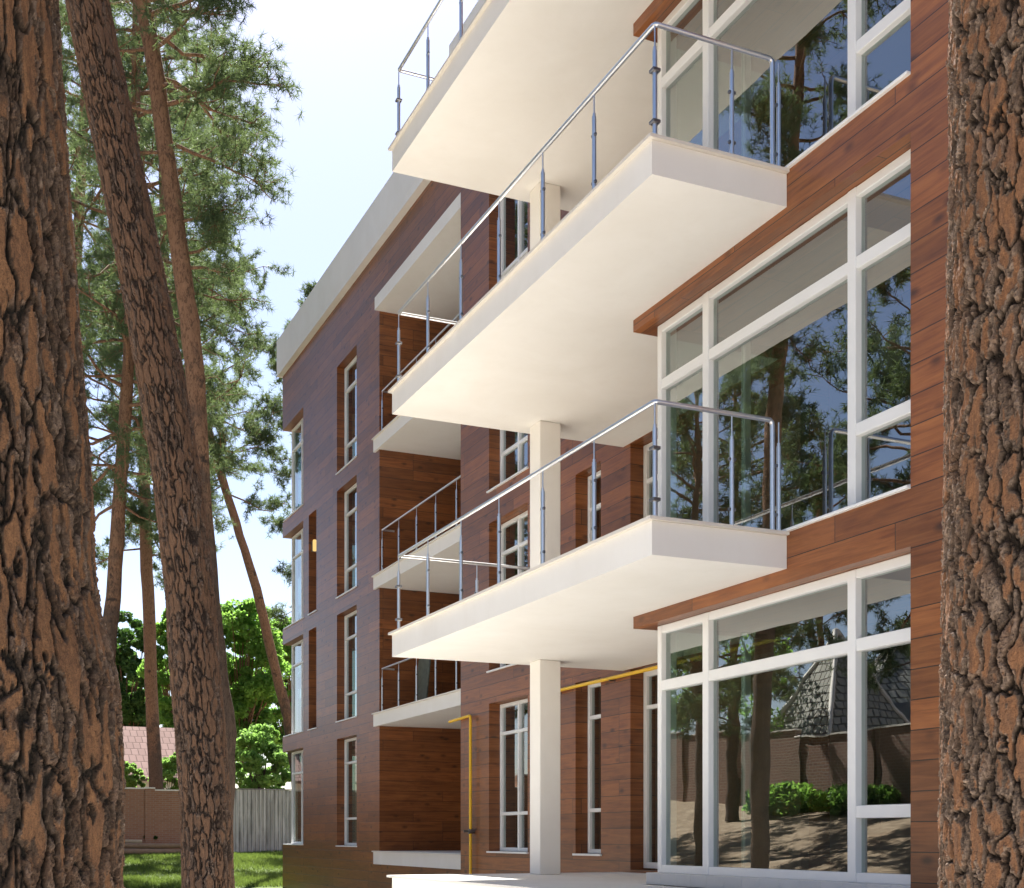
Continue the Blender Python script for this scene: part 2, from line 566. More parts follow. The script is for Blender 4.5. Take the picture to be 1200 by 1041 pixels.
GREYTILE = mat_tile('grey_roof_tile', (0.33, 0.32, 0.28), (0.42, 0.41, 0.36))
CORR = mat_corrugated()
GROUND = mat_ground()
LAWN = mat_lawn()
LOGM = mat_simple('weathered_timber', (0.30, 0.20, 0.13), 0.85, 0, 0.3, 7, 0.2, 0.5)

# ------------------------------------------------------------------ ground
def grid_sheet(name, xs, ys, zf, mat, kind='structure'):
    V = [(x, y, zf(x, y)) for y in ys for x in xs]
    n = len(xs)
    F = [(j*n+i, j*n+i+1, (j+1)*n+i+1, (j+1)*n+i) for j in range(len(ys)-1) for i in range(n-1)]
    me = mesh_np(name, V, F, True)
    o = link(name, me, mat)
    o['kind'] = kind
    return o

xs = [-900, -500, -250, -120, -70] + [-45 + i * 1.0 for i in range(100)] + [75, 120, 250, 500, 900]
ys = [-600, -250, -100, -50] + [-25 + i * 1.0 for i in range(100)] + [90, 130, 250, 500, 1200]
grid_sheet('ground', xs, ys, gz, GROUND)
BOUNCE = mat_simple('bounce_pale', (0.72, 0.69, 0.63), 0.9, 0, 0.16, 5, 0.2, 0.6)  # pale colour chosen to throw sunlight up at the balcony undersides
fx = [-4.5 + i * 0.5 for i in range(21)]
fy = [-14 + i * 1.0 for i in range(50)]
grid_sheet('bounce_ground', fx, fy, lambda x, y: gz(x, y) + 0.012, BOUNCE)  # added sheet below the frame, bounces light up to the balconies
lx = [-4 + i * 0.5 for i in range(61)]
ly = [37.0 + i * 0.5 for i in range(30)]
grid_sheet('lawn', lx, ly, lambda x, y: gz(x, y) + 0.02, LAWN)

# ------------------------------------------------------------------ apartment building
F1, F2, FB = 9.65, 9.25, 7.08        # far block, middle wall, near glazed bay
BACK = 15.0
GZ0 = -1.25
bld = empty('apartment_building', (9.0, 20.0, -1.1),
            'modern four storey apartment block in brown wood cladding with cream balconies', 'building')

def wall_x(name, x, y0, y1, z0, z1, holes, depth=0.42, mat=WOOD):
    """cladding on the plane X = x facing -X, with openings (ya, yb, za, zb) and their reveals"""
    m = MB()
    Ys = sorted(set([y0, y1] + [h[0] for h in holes] + [h[1] for h in holes]))
    Zs = sorted(set([z0, z1] + [h[2] for h in holes] + [h[3] for h in holes]))
    def inside(a, b):
        return any(h[0] < a < h[1] and h[2] < b < h[3] for h in holes)
    for i in range(len(Ys)-1):
        k = 0
        while k < len(Zs) - 1:
            ym = 0.5 * (Ys[i] + Ys[i+1])
            if inside(ym, 0.5 * (Zs[k] + Zs[k+1])):
                k += 1
                continue
            k2 = k
            while k2 < len(Zs)-1 and not inside(ym, 0.5 * (Zs[k2] + Zs[k2+1])): k2 += 1
            m.quad((x, Ys[i], Zs[k]), (x, Ys[i], Zs[k2]), (x, Ys[i+1], Zs[k2]), (x, Ys[i+1], Zs[k]))
            m.quad((x+depth, Ys[i], Zs[k]), (x+depth, Ys[i+1], Zs[k]), (x+depth, Ys[i+1], Zs[k2]), (x+depth, Ys[i], Zs[k2]))
            k = k2
    for a, b, c, d in holes:
        X0, X1 = x, x + depth
        if b < y1: m.quad((X0, b, c), (X0, b, d), (X1, b, d), (X1, b, c))
        if a > y0: m.quad((X0, a, c), (X1, a, c), (X1, a, d), (X0, a, d))
        m.quad((X0, a, d), (X1, a, d), (X1, b, d), (X0, b, d))
        m.quad((X0, a, c), (X0, b, c), (X1, b, c), (X1, a, c))
    m.quad((x, y0, z0), (x+depth, y0, z0), (x+depth, y0, z1), (x, y0, z1))
    m.quad((x, y1, z0), (x, y1, z1), (x+depth, y1, z1), (x+depth, y1, z0))
    return m.build(name, mat, bld)

def window(x, y0, y1, z0, z1, mull=(), trans=(), fw=0.065, dp=0.09, sill=None, mw=0.06, name='window', glass=GLASS):
    """frame set on plane X = x (outer face).  trans: list per column of transom heights"""
    cols = [y0] + list(mull) + [y1]
    m = MB()
    m.bevbox(x, x+dp, y0, y0+fw, z0, z1, 0.006)
    m.bevbox(x, x+dp, y1-fw, y1, z0, z1, 0.006)
    for q in mull:
        m.bevbox(x-0.006, x+dp-0.004, q-mw/2, q+mw/2, z0+0.002, z1-0.002, 0.006)
    panes = []
    for i in range(len(cols)-1):
        a = cols[i] + (fw if i == 0 else mw/2)
        b = cols[i+1] - (fw if i == len(cols)-2 else mw/2)
        m.bevbox(x+0.003, x+dp-0.003, a-0.004, b+0.004, z0, z0+fw, 0.006)
        m.bevbox(x+0.003, x+dp-0.003, a-0.004, b+0.004, z1-fw, z1, 0.006)
        tr = list(trans[i]) if i < len(trans) else []
        zz = [z0 + fw] + [None] * 0
        edges = []
        lo = z0 + fw
        for h in tr:
            m.bevbox(x+0.002, x+dp-0.002, a-0.004, b+0.004, h-mw/2, h+mw/2, 0.006)
            edges.append((lo, h-mw/2))
            lo = h + mw/2
        edges.append((lo, z1-fw))
        for c, d in edges: panes.append((a, b, c, d))
    w = m.build(name, FRAME, bld)
    for a, b, c, d in panes:
        # dark rubber seal is part of the pane's edge
        xp = x + dp * 0.55
        mm = MB().quad((xp, a-0.003, c-0.003), (xp, a-0.003, d+0.003), (xp, b+0.003, d+0.003), (xp, b+0.003, c-0.003))
        mm.build('pane', glass, w)
    if sill:
        MB().bevbox(sill[0], x+0.01, y0-0.05, y1+0.05, z0-0.035, z0-0.004, 0.004).build('sill', FRAME, w)
    return w

# --- far block (left in the picture)
Y1a, Y1b = 29.45, 38.5
ROOFZ = 14.57
wz = [(0.27 + 3.27 * k, 3.09 + 3.27 * k) for k in range(4)]
holes = []
for a, b in wz: holes.append((30.96, 32.70, a, b))
for k in (1, 2): holes.append((34.70, 35.50, wz[k][0], wz[k][1]))
wall_x('wall', F1, Y1a, 36.1, GZ0, ROOFZ, holes)
for k, (a, b) in enumerate(wz):
    window(F1 + 0.2, 30.97, 32.69, a + 0.02, b - 0.01, (31.55,), ((a+0.72, a+2.18), (a+0.72, a+2.18)), sill=(F1-0.03,))
for k in (1, 2):
    a, b = wz[k]
    window(F1 + 0.26, 34.71, 35.49, a + 0.02, b - 0.01, (), ((a+0.72, a+2.18),), sill=(F1-0.03,))
# cut corner with wrap-round windows: spandrels between the storeys
zprev = GZ0
for k in range(5):
    ztop = wz[k][0] if k < 4 else ROOFZ
    MB().box(F1, F1+3.2, 36.1, Y1b, zprev, ztop).build('spandrel', WOOD, bld)
    if k < 4: zprev = wz[k][1]
for k, (a, b) in enumerate(wz):
    w = window(F1 + 0.22, 36.12, 38.28, a + 0.03, b - 0.01, (37.1,), ((a+2.15,), (a+2.15,)), glass=GLASS, sill=(F1-0.03,))
    m = MB()
    m.bevbox(F1+0.32, F1+0.40, 38.20, 38.28, a+0.03, b-0.01, 0.005)
    m.bevbox(F1+1.6, F1+1.66, 38.20, 38.28, a+0.03, b-0.01, 0.005)
    m.bevbox(F1+3.1, F1+3.2, 38.20, 38.28, a+0.03, b-0.01, 0.005)
    m.bevbox(F1+0.40, F1+3.1, 38.205, 38.275, a+0.03, a+0.09, 0.005)
    m.bevbox(F1+0.40, F1+3.1, 38.205, 38.275, b-0.07, b-0.01, 0.005)
    m.build('return_frame', FRAME, w)
    MB().quad((F1+0.40, 38.24, a+0.09), (F1+3.1, 38.24, a+0.09), (F1+3.1, 38.24, b-0.07), (F1+0.40, 38.24, b-0.07)).build('pane', GLASS, w)
# inner walls of the far block, its loggia side wall and far end wall
MB().box(F1, BACK, Y1a-0.30, Y1a-0.002, GZ0, ROOFZ).build('loggia_side_wall', WOOD, bld)
MB().box(F1+3.2, BACK, 38.2, Y1b, GZ0, ROOFZ).build('end_wall', WOOD, bld)
# --- middle wall behind the balconies
Y2a, Y2b = 12.30, 22.97
w2z = [(0.24 + 3.3 * k, 2.96 + 3.3 * k) for k in range(4)]
holes = []
for k, (a, b) in enumerate(w2z):
    holes += [(19.90, 21.58, a, b), (17.25, 18.10, a, b), (15.20, 16.34, a - 0.2, b)]
wall_x('wall', F2, Y2a, Y2b, GZ0, ROOFZ, holes)
for k, (a, b) in enumerate(w2z):
    t1, t2 = a + 0.70, a + 2.17
    window(F2 + 0.21, 19.91, 21.57, a + 0.02, b - 0.01, (20.74,), ((t1, t2), (t1, t2)), sill=(F2-0.04,))
    window(F2 + 0.21, 17.26, 18.09, a + 0.02, b - 0.01, (), ((t1, t2),), sill=(F2-0.04,))
    window(F2 + 0.21, 15.21, 16.33, a - 0.18, b - 0.01, (15.77,), ((t2,), (t2,)), fw=0.09, name='balcony_door')
MB().box(F2+0.42, BACK, Y2b-0.3, Y2b, GZ0, ROOFZ).build('loggia_side_wall', WOOD, bld)
MB().box(F1-0.004, F1+0.3, Y2b+0.002, Y1a-0.302, GZ0, 0.18-0.322).build('plinth_wall', WOOD, bld)
MB().box(13.2, 13.5, Y2b, Y1a-0.3, GZ0, ROOFZ).build('loggia_back_wall', WOOD, bld)
# upper facade over the loggia and its beam
MB().box(F1, F1+0.4, Y2b, Y1a-0.3, 13.36, ROOFZ).build('wall', WOOD, bld)
# --- near glazed bay
MB().box(FB, FB+0.32, 1.0, 7.995, GZ0, 9.9-0.46).build('pier', WOOD, bld)
MB().box(FB, FB+0.32, 1.0, 12.44, 9.9-0.46, ROOFZ).build('wall', WOOD, bld)
LV = [0.0, 3.3, 6.6, 9.9]
for z in LV[1:3]:
    MB().box(FB, F2+0.3, 7.995, 12.44, z-0.46, z).build('lintel', WOOD, bld)
MB().box(FB+0.32, F2+0.3, 7.995, 12.44, 9.9-0.46, 9.9).build('lintel', WOOD, bld)
XB = FB + 0.16
for k, z in enumerate(LV[:3]):
    sz = z + (0.13 if k == 0 else 0.02)
    tz = LV[k+1] - 0.462
    tl, tu = z + 0.74, z + 2.18
    w = window(XB, 7.996, 12.19, sz, tz, (8.91, 11.22), ((tl, tu), (tu,), (tu,)), fw=0.085, dp=0.11, mw=0.11, name='bay_window')
    # corner post and side frame
    m = MB()
    m.bevbox(XB+0.111, XB+0.2, 12.11, 12.19, sz, tz, 0.005)
    m.bevbox(XB+1.1, XB+1.18, 12.11, 12.19, sz, tz, 0.005)
    m.build('return_frame', FRAME, w)
    MB().quad((XB+0.2, 12.15, sz), (F2, 12.15, sz), (F2, 12.15, tz), (XB+0.2, 12.15, tz)).build('pane', GLASS, w)
    if k:
        MB().bevbox(FB-0.035, XB, 8.0, 9.70, z+0.001, z+0.028, 0.004).build('sill', FRAME, w)
        MB().box(FB, XB+0.1, 7.996, 12.19, z, z+0.02).build('sill', FRAME, w)
m = MB()
for i in range(14):
    m.bevbox(FB+0.06, FB+0.3, 7.996 + i*0.305, 7.996 + i*0.305 + 0.302, 0.002, 0.13, 0.003)
m.build('tile_plinth', STONE, bld)

# --- interiors: floors, ceilings, partitions and door frames seen dimly through the glass
for z in [0.0, 3.3, 6.6, 9.9, 13.2]:
    zt = z + 0.18
    m = MB()
    m.box(F2+0.42, BACK, Y2a+0.22, Y2b-0.3, z-0.30, z-0.001)
    m.box(F1+0.42, BACK, Y1a, 36.1, zt-0.30, zt-0.001)
    m.box(F1+0.42, BACK, 36.1, 38.2, zt-0.30, zt-0.001)
    m.box(FB+0.32, BACK, 1.0, 7.995, z-0.30, z-0.001)
    m.box(F2+0.3, BACK, 7.995, Y2a+0.22, z-0.30, z-0.001)
    m.build('floor_slab', ROOM, bld)
MB().box(XB+0.12, F2+0.3, 7.995, 12.25, -0.28, 0.0).build('floor_slab', ROOMFLOOR, bld)
MB().box(BACK, BACK+0.3, 1.0, Y1b, GZ0, ROOFZ).build('back_wall', ROOM, bld)
m = MB()
for yy in (6.9, 14.4, 19.0):
    m.box(F2+0.44, BACK, yy, yy+0.15, GZ0, ROOFZ-0.2)
m.box(12.2, 12.35, 7.05, 9.3, GZ0, ROOFZ-0.2)
m.box(12.2, 12.35, 10.4, 14.4, GZ0, ROOFZ-0.2)
for k in range(4):
    m.box(12.2, 12.35, 9.3, 10.4, 3.3*k+2.15, 3.3*k+3.0)
m.box(12.6, 12.75, 29.5, 36.6, GZ0, ROOFZ-0.2)
m.build('partition_wall', ROOM, bld)
for k in range(3):
    z = LV[k]
    m = MB()
    m.bevbox(12.1, 12.2, 9.3, 9.4, z, z+2.15, 0.006)
    m.bevbox(12.1, 12.2, 10.3, 10.4, z, z+2.15, 0.006)
    m.bevbox(12.1, 12.2, 9.4, 10.3, z+2.05, z+2.15, 0.006)
    m.build('door_frame', FRAME, bld)
# --- roof and cornice
m = MB()
m.box(F1+0.4, BACK+0.3, Y2b, Y1b-0.02, ROOFZ, ROOFZ+0.15)
m.box(F2+0.4, BACK+0.3, 12.44, Y2b, ROOFZ, ROOFZ+0.15)
m.box(FB+0.3, BACK+0.3, 1.0, 12.44, ROOFZ, ROOFZ+0.15)
m.build('roof', ROOF, bld)
MB().prism([(F1-0.17, Y2b-0.2), (BACK+0.6, Y2b-0.2), (BACK+0.6, Y1b+0.06), (F1-0.17, Y1b+0.06)], ROOFZ+0.152, 15.62).build('cornice', PLASTER, bld)
MB().prism([(F2-0.32, 12.0), (BACK+0.6, 12.0), (BACK+0.6, Y2b-0.2), (F2-0.32, Y2b-0.2)], ROOFZ+0.152, 15.62).build('cornice', PLASTER, bld)
MB().prism([(F1-0.168, Y2b), (F1+0.2, Y2b), (F1+0.2, Y1b+0.058), (F1-0.168, Y1b+0.058)], ROOFZ-0.03, ROOFZ+0.15).build('cornice_soffit', PLASTER, bld)

# --- railings
def rail_post(x, y, z, owner, h=1.0, r=0.021, clampdir=(0, 1)):
    m = MB()
    m.tube([(x, y, z), (x, y, z+0.80)], r, 10)
    m.tube([(x, y, z+0.80), (x, y, z+0.83)], r*0.72, 8)
    m.tube([(x, y, z+0.83), (x, y, z+h)], 0.007, 6)
    m.tube([(x, y, z), (x, y, z+0.012)], r*1.7, 12)
    p = m.build('post', STEEL, owner)
    return p

CLAMP = {}
def clamps(pts, owner):
    """every clamp an object of its own; equal ones share a mesh"""
    for x, y, z, dx, dy in pts:
        if (dx, dy) not in CLAMP:
            m = MB()
            m.bevbox(-0.013 - dx*0.026, 0.013 + dx*0.026, -0.013 - dy*0.026, 0.013 + dy*0.026, -0.015, 0.015, 0.005)
            o = m.build('glass_clamp', DARKSTEEL, owner)
            CLAMP[(dx, dy)] = o.data
        else:
            o = link('glass_clamp', CLAMP[(dx, dy)], None, owner)
        o.location = Vector(o.location) + Vector((x, y, z))

def balcony(z, yn, yf, xf=5.66):
    body_t = 0.33
    poly = [(xf, yn), (FB-0.002, yn), (FB-0.002, 12.445), (F2-0.002, 12.445), (F2-0.002, yf), (xf, yf)]
    m = MB()
    m.prism(poly[::-1] if False else poly, z-body_t, z-0.032)
    b = m.build('balcony', PLASTER, bld)
    l = 0.045
    m = MB()
    m.prism([(xf-l, yn-l), (FB-0.004, yn-l), (FB-0.004, 12.448), (F2-0.004, 12.448), (F2-0.004, yf+l), (xf-l, yf+l)], z-0.030, z)
    m.build('coping', COPING, b)
    x0 = xf + 0.07
    ya, yb = yn + 0.07, yf - 0.07
    n = 6
    front = [(x0, ya + (yb-ya) * i / n) for i in range(n+1)]
    side_n = [(x0 + 0.80, ya), (FB - 0.04, ya)]
    side_f = [(x0 + 1.15, yb), (x0 + 2.3, yb), (F2 - 0.1, yb)]
    hz = z + 1.03
    m = MB()
    m.tube([(FB-0.11, ya, z+0.01), (FB-0.11, ya, hz-0.05), (FB-0.115, ya, hz-0.02), (FB-0.14, ya, hz), (x0+0.03, ya, hz), (x0+0.008, ya+0.008, hz), (x0, ya+0.03, hz),
            (x0, yb-0.03, hz), (x0+0.008, yb-0.008, hz), (x0+0.03, yb, hz), (F2-0.02, yb, hz)], 0.023, 10)
    m.build('handrail', STEEL, b)
    cl = []
    for x, y in front + side_n + side_f:
        rail_post(x, y, z, b, 1.02)
    for (x, y) in front[1:-1]:
        cl += [(x, y, z+0.17, 0, 1), (x, y, z+0.62, 0, 1)]
    for (x, y) in side_n + side_f:
        cl += [(x, y, z+0.17, 1, 0), (x, y, z+0.62, 1, 0)]
    for (x, y) in (front[0], front[-1]):
        cl += [(x, y, z+0.17, 1, 1), (x, y, z+0.62, 1, 1)]
    clamps(cl, b)
    return b

for z in LV[1:]:
    balcony(z, 9.62, 16.55)

# --- columns
for k in range(3):
    z0 = LV[k] + 0.002
    MB().bevbox(7.60, 7.92, 15.95, 16.28, z0, LV[k+1]-0.332, 0.008).build('column', PLASTER, bld)

# --- loggia slabs with railings
for k in range(4):
    z = 0.18 + 3.3 * k
    s = MB().prism([(F1-0.06, Y2b+0.002), (13.2, Y2b+0.002), (13.2, Y1a-0.302), (F1-0.06, Y1a-0.302)], z-0.32, z-0.03).build('loggia_slab', PLASTER, bld)
    # the slab runs on to the corner in front of the side wall
    MB().prism([(F1-0.06, Y1a-0.302), (F1-0.003, Y1a-0.302), (F1-0.003, Y1a-0.01), (F1-0.06, Y1a-0.01)], z-0.32, z-0.03).build('slab_end', PLASTER, s)
    MB().prism([(F1-0.10, Y2b+0.002), (13.19, Y2b+0.002), (13.19, Y1a-0.304), (F1-0.003, Y1a-0.304), (F1-0.003, Y1a), (F1-0.10, Y1a)], z-0.028, z).build('coping', COPING if k else STONE, s)
    if k:
        x0 = F1 + 0.03
        ya, yb = Y2b + 0.1, Y1a - 0.42
        n = 5
        pts = [(x0, ya + (yb-ya) * i / n) for i in range(n+1)]
        MB().tube([(x0, ya, z+1.03), (x0, yb-0.02, z+1.03), (x0+0.02, yb, z+1.03), (x0+0.3, yb, z+1.03)], 0.023, 8).build('handrail', STEEL, s)
        cl = []
        for x, y in pts:
            rail_post(x, y, z, s, 1.02)
            cl += [(x, y, z+0.17, 0, 1), (x, y, z+0.62, 0, 1)]
        clamps(cl, s)
MB().prism([(F1-0.12, Y2b+0.002), (13.2, Y2b+0.002), (13.2, Y1a-0.302), (F1-0.12, Y1a-0.302)], 13.06, 13.355).build('loggia_roof', PLASTER, bld)

# --- terrace
m = MB()
m.prism([(5.66, 2.0), (FB-0.004, 2.0), (FB-0.004, 12.3), (F2-0.004, 12.3), (F2-0.004, 16.55), (5.66, 16.55)], GZ0, -0.032)
tr = m.build('terrace', PLASTER, bld)
MB().prism([(5.60, 1.95), (FB-0.006, 1.95), (FB-0.006, 12.29), (F2-0.006, 12.29), (F2-0.006, 16.61), (5.60, 16.61)], -0.030, 0.0).build('paving', STONE, tr)

# ------------------------------------------------------------------ pipes and lamps on the building
px_ = F2 - 0.06
m = MB()
yv = 22.3
m.tube([(px_+0.02, yv+1.15, 2.78), (px_-0.02, yv+0.05, 2.80), (px_-0.02, yv, 2.79), (px_-0.02, yv-0.02, 2.74), (px_-0.02, yv-0.02, -0.6)], 0.028, 10)
gp = m.build('gas_pipe', YELLOW)
tag(gp, 'yellow gas riser pipe standing upright by the loggia corner and bent at its top', 'pipe')
m = MB()
m.tube([(px_-0.06, yv-0.02, 0.62), (px_+0.06, yv-0.02, 0.62)], 0.05, 10)
m.bevbox(px_-0.16, px_-0.06, yv-0.03, yv-0.01, 0.60, 0.64, 0.005)
m.build('valve', DARKSTEEL, gp)
m = MB()
m.tube([(px_, 12.6, 2.89), (px_, 19.3, 2.89), (px_+0.02, 19.36, 2.89), (px_+0.06, 19.38, 2.89)], 0.027, 10)
gh = m.build('gas_pipe', YELLOW)
tag(gh, 'yellow gas pipe running level along the wood wall above the ground floor windows', 'pipe')
m = MB()
for y in (13.4, 15.0, 16.8, 18.6): m.bevbox(px_-0.045, px_+0.058, y-0.015, y+0.015, 2.84, 2.861, 0.003)
m.build('bracket', DARKSTEEL, gh)
# glass panel leaning inside the lowest raised loggia; tree reflection painted as dark mottling
zs_ = 3.48
xa, ya_ = F1 + 0.62, 28.1
sb = MB()
sb.add([(xa, ya_-0.42, zs_+0.002), (xa, ya_+0.42, zs_+0.002), (xa+0.16, ya_+0.34, zs_+1.6), (xa+0.16, ya_-0.42, zs_+1.6),
        (xa+0.03, ya_-0.42, zs_+0.002), (xa+0.03, ya_+0.42, zs_+0.002), (xa+0.19, ya_+0.34, zs_+1.6), (xa+0.19, ya_-0.42, zs_+1.6)],
       [(0,1,2,3),(7,6,5,4),(0,4,5,1),(1,5,6,2),(2,6,7,3),(3,7,4,0)])
tag(sb.build('glass_panel', PANEL), 'glass panel with a painted dark mottled tree reflection, leaning behind the railing of the lowest raised loggia', 'slab')
# wall lamp glowing in the upper slot of the far block
t = NT('lamp_glow')
e = t.n('Emission')
e.inputs[0].default_value = (1.0, 0.66, 0.24, 1)
e.inputs[1].default_value = 0.28
LAMP = t.done(e.outputs[0])
lp = empty('wall_lamp', (F1+0.16, 35.30, 8.55), 'small warm wall lamp glowing in the narrow slot of the far block', 'lamp')
MB().bevbox(F1+0.08, F1+0.25, 35.46, 35.498, 8.6, 8.9, 0.006).build('back_plate', DARKSTEEL, lp)
MB().tube([(F1+0.15, 35.41, 8.62), (F1+0.15, 35.41, 8.64), (F1+0.15, 35.41, 8.92), (F1+0.15, 35.41, 8.94)], [0.04, 0.055, 0.055, 0.04], 14).build('lamp_shade', LAMP, lp)

# ------------------------------------------------------------------ boundary walls and far houses
YF = 52.0
def brick_wall(pts, label, ztop_extra, mat=None):
    mat = mat or BRICK
    root = empty('brick_wall', (pts[0][0], pts[0][1], gz(*pts[0])), label, 'wall')
    m = MB()
    mp = []
    cp = MB()
    for i in range(len(pts)-1):
        (xa, ya), (xb, yb) = pts[i], pts[i+1]
        zb = min(gz(xa, ya), gz(xb, yb)) - 0.3
        zt = max(gz(xa, ya), gz(xb, yb)) + ztop_extra[i]
        if xa == xb: bx = (xa-0.12, xa+0.12, min(ya, yb)+0.19, max(ya, yb)-0.19)
        else: bx = (min(xa, xb)+0.19, max(xa, xb)-0.19, ya-0.12, ya+0.12)
        m.box(*bx, zb, zt)
        cp.box(bx[0]-(0.05 if xa == xb else 0), bx[1]+(0.05 if xa == xb else 0), bx[2]-(0.05 if xa != xb else 0), bx[3]+(0.05 if xa != xb else 0), zt+0.001, zt+0.06)
    m.build('wall_panel', mat, root)
    cp.build('coping', COPING, root)
    for i, (x, y) in enumerate(pts):
        zt = gz(x, y) + max(ztop_extra[max(0, i-1)], ztop_extra[min(i, len(ztop_extra)-1)]) + 0.015
        q = MB().box(x-0.189, x+0.189, y-0.16, y+0.16, gz(x, y)-0.3, zt).build('pilaster', mat, root)
        MB().bevbox(x-0.20, x+0.20, y-0.19, y+0.19, zt+0.001, zt+0.06, 0.01).build('pilaster_cap', COPING, q)
    return root

bw = [(-14.0 + 2.41 * i, YF) for i in range(10)] + [(9.85, YF)]
brick_wall(bw, 'tan brick boundary wall behind the lawn between the tree trunks', [2.56] * 9 + [2.50])
sw = [(-14.0, 2.0 + 4.0 * i) for i in range(13)]
brick_wall(sw, 'long brick side wall on the rise to the left, reflected in the ground floor glass', [2.65] * 12, mat_brick('shaded_brick', (0.20, 0.105, 0.07), (0.27, 0.15, 0.10), (0.33, 0.27, 0.22), 0.105, 0.016))  # brick colour darkened to stand for the shade on this wall

# corrugated metal fence
xs_ = np.arange(10.05, 26.0, 0.02)
V = []
n = len(xs_)
for z in (-0.30, 2.42):
    for i, x in enumerate(xs_):
        ph = (x / 0.16) % 1.0
        V.append((x, YF + 0.05 + (0.045 if 0.1 < ph < 0.5 else 0.0), z + (gz(x, YF) + 0.18)))
Fc = [(i, i+1, n+i+1, n+i) for i in range(n-1)]
mf = empty('metal_fence', (12.0, YF, gz(12.0, YF)), 'corrugated grey metal fence beside the brick wall at the back of the lawn', 'fence')
link('sheet', mesh_np('sheet', V, Fc, False), CORR, mf)
MB().box(10.05, 26.0, YF+0.03, YF+0.12, 2.43, 2.47).build('top_rail', DARKSTEEL, mf)
for i in range(8):
    x = 10.3 + i * 2.2
    MB().box(x-0.03, x+0.03, YF+0.13, YF+0.19, -0.4, 2.40).build('post', DARKSTEEL, mf)

# pale pink roofed house beyond the brick wall
def house(name, label, x0, x1, y0, y1, zb, ze, zr, ridge_axis, wallm, roofm, over=0.4):
    h = empty(name, ((x0+x1)/2, (y0+y1)/2, zb), label, 'house')
    m = MB()
    m.box(x0, x1, y0, y1, zb-0.5, ze)
    if ridge_axis == 'x':
        ym = (y0+y1)/2
        for x in (x0, x1): m.add([(x, y0, ze), (x, y1, ze), (x, ym, zr-0.15)], [(0, 1, 2)])
    else:
        xm = (x0+x1)/2
        for y in (y0, y1): m.add([(x0, y, ze), (x1, y, ze), (xm, y, zr-0.15)], [(0, 1, 2)])
    m.build('wall', wallm, h)
    m = MB()
    t_ = 0.14
    if ridge_axis == 'x':
        a = [(y0-over, ze-over*(zr-ze)/((y1-y0)/2)), ((y0+y1)/2, zr), (y1+over, ze-over*(zr-ze)/((y1-y0)/2))]
        prof = [(y, z) for y, z in a] + [(y, z-t_) for y, z in a[::-1]]
        vs = [(x0-over, y, z) for y, z in prof] + [(x1+over, y, z) for y, z in prof]
    else:
        a = [(x0-over, ze-over*(zr-ze)/((x1-x0)/2)), ((x0+x1)/2, zr), (x1+over, ze-over*(zr-ze)/((x1-x0)/2))]
        prof = [(x, z) for x, z in a] + [(x, z-t_) for x, z in a[::-1]]
        vs = [(x, y0-over, z) for x, z in prof] + [(x, y1+over, z) for x, z in prof]
    k = 6
    fs = [(i, (i+1) % k, k+(i+1) % k, k+i) for i in range(k)] + [(0, 1, 4, 5), (1, 2, 3, 4), (6, 7, 10, 11), (7, 8, 9, 10)]
    m.add(vs, fs)
    r = m.build('roof', roofm, h)
    return h, r

h1, r1 = house('house', 'low house with a pale pink tiled roof beyond the brick wall', -2.0, 10.6, 62.0, 70.0, -0.2, 3.5, 6.0, 'x', PLASTER, REDTILE)
MB().box(3.0, 3.6, 65.2, 65.8, 5.3, 6.9).build('chimney', BRICK, r1)
def hip_house(name, label, ox, oy, rot, w, dp, zb, ze, zr, over=0.35):
    """hipped roof; local x from -w to 0, local y from 0 to dp, turned by rot about (ox, oy)"""
    c, s_ = math.cos(rot), math.sin(rot)
    def T(x, y, z): return (ox + c*x - s_*y, oy + s_*x + c*y, z)
    h = empty(name, (ox, oy, zb), label, 'house')
    m = MB()
    b = [T(-w, 0, zb-0.6), T(0, 0, zb-0.6), T(0, dp, zb-0.6), T(-w, dp, zb-0.6), T(-w, 0, ze), T(0, 0, ze), T(0, dp, ze), T(-w, dp, ze)]
    m.add(b, [(0,1,5,4),(1,2,6,5),(2,3,7,6),(3,0,4,7)])
    m.build('wall', PLASTER, h)
    k = dp/2
    o = over
    zl_ = ze - o*(zr-ze)/k
    rv = [T(-w-o, -o, zl_), T(o, -o, zl_), T(o, dp+o, zl_), T(-w-o, dp+o, zl_), T(-max(w-k, k+0.05), k, zr), T(-k, k, zr)]
    m = MB().add(rv, [(0,1,5,4),(1,2,5),(2,3,4,5),(3,0,4),(3,2,1,0)])
    r = m.build('roof', GREYTILE, h)
    mm = MB()
    for a, b2 in ((1, 5), (0, 4), (2, 5), (3, 4), (4, 5)):
        mm.tube([Vector(rv[a]) + Vector((0, 0, 0.03)), Vector(rv[b2]) + Vector((0, 0, 0.03))], 0.11, 6)
    mm.build('ridge_tiles', COPING, r)
    return h, r, T
h2, r2, T2 = hip_house('house', 'small steep grey tiled turret house beyond the side wall, mirrored in the bay window', -18.6, 42.2, 0, 4.0, 4.0, 1.2, 5.2, 9.3)
h3, r3, T3 = hip_house('house', 'wide grey tiled house with hipped roof and skylight, mirrored in the narrow bay pane', -21.8, 45.6, R(24), 17.0, 9.0, 1.2, 5.0, 10.6)
sk = MB()
f = lambda x, y, up: tuple(Vector(T3(x, y, 5.0 + (y)*5.6/4.5 + up)))
sk.add([f(-3.6, 0.45, 0.14), f(-2.5, 0.45, 0.14), f(-2.5, 1.15, 0.14), f(-3.6, 1.15, 0.14), f(-3.6, 0.45, -0.1), f(-2.5, 0.45, -0.1), f(-2.5, 1.15, -0.1), f(-3.6, 1.15, -0.1)],
       [(0,1,2,3),(0,4,5,1),(1,5,6,2),(2,6,7,3),(3,7,4,0)])
sk.build('skylight', ROOF, r3)

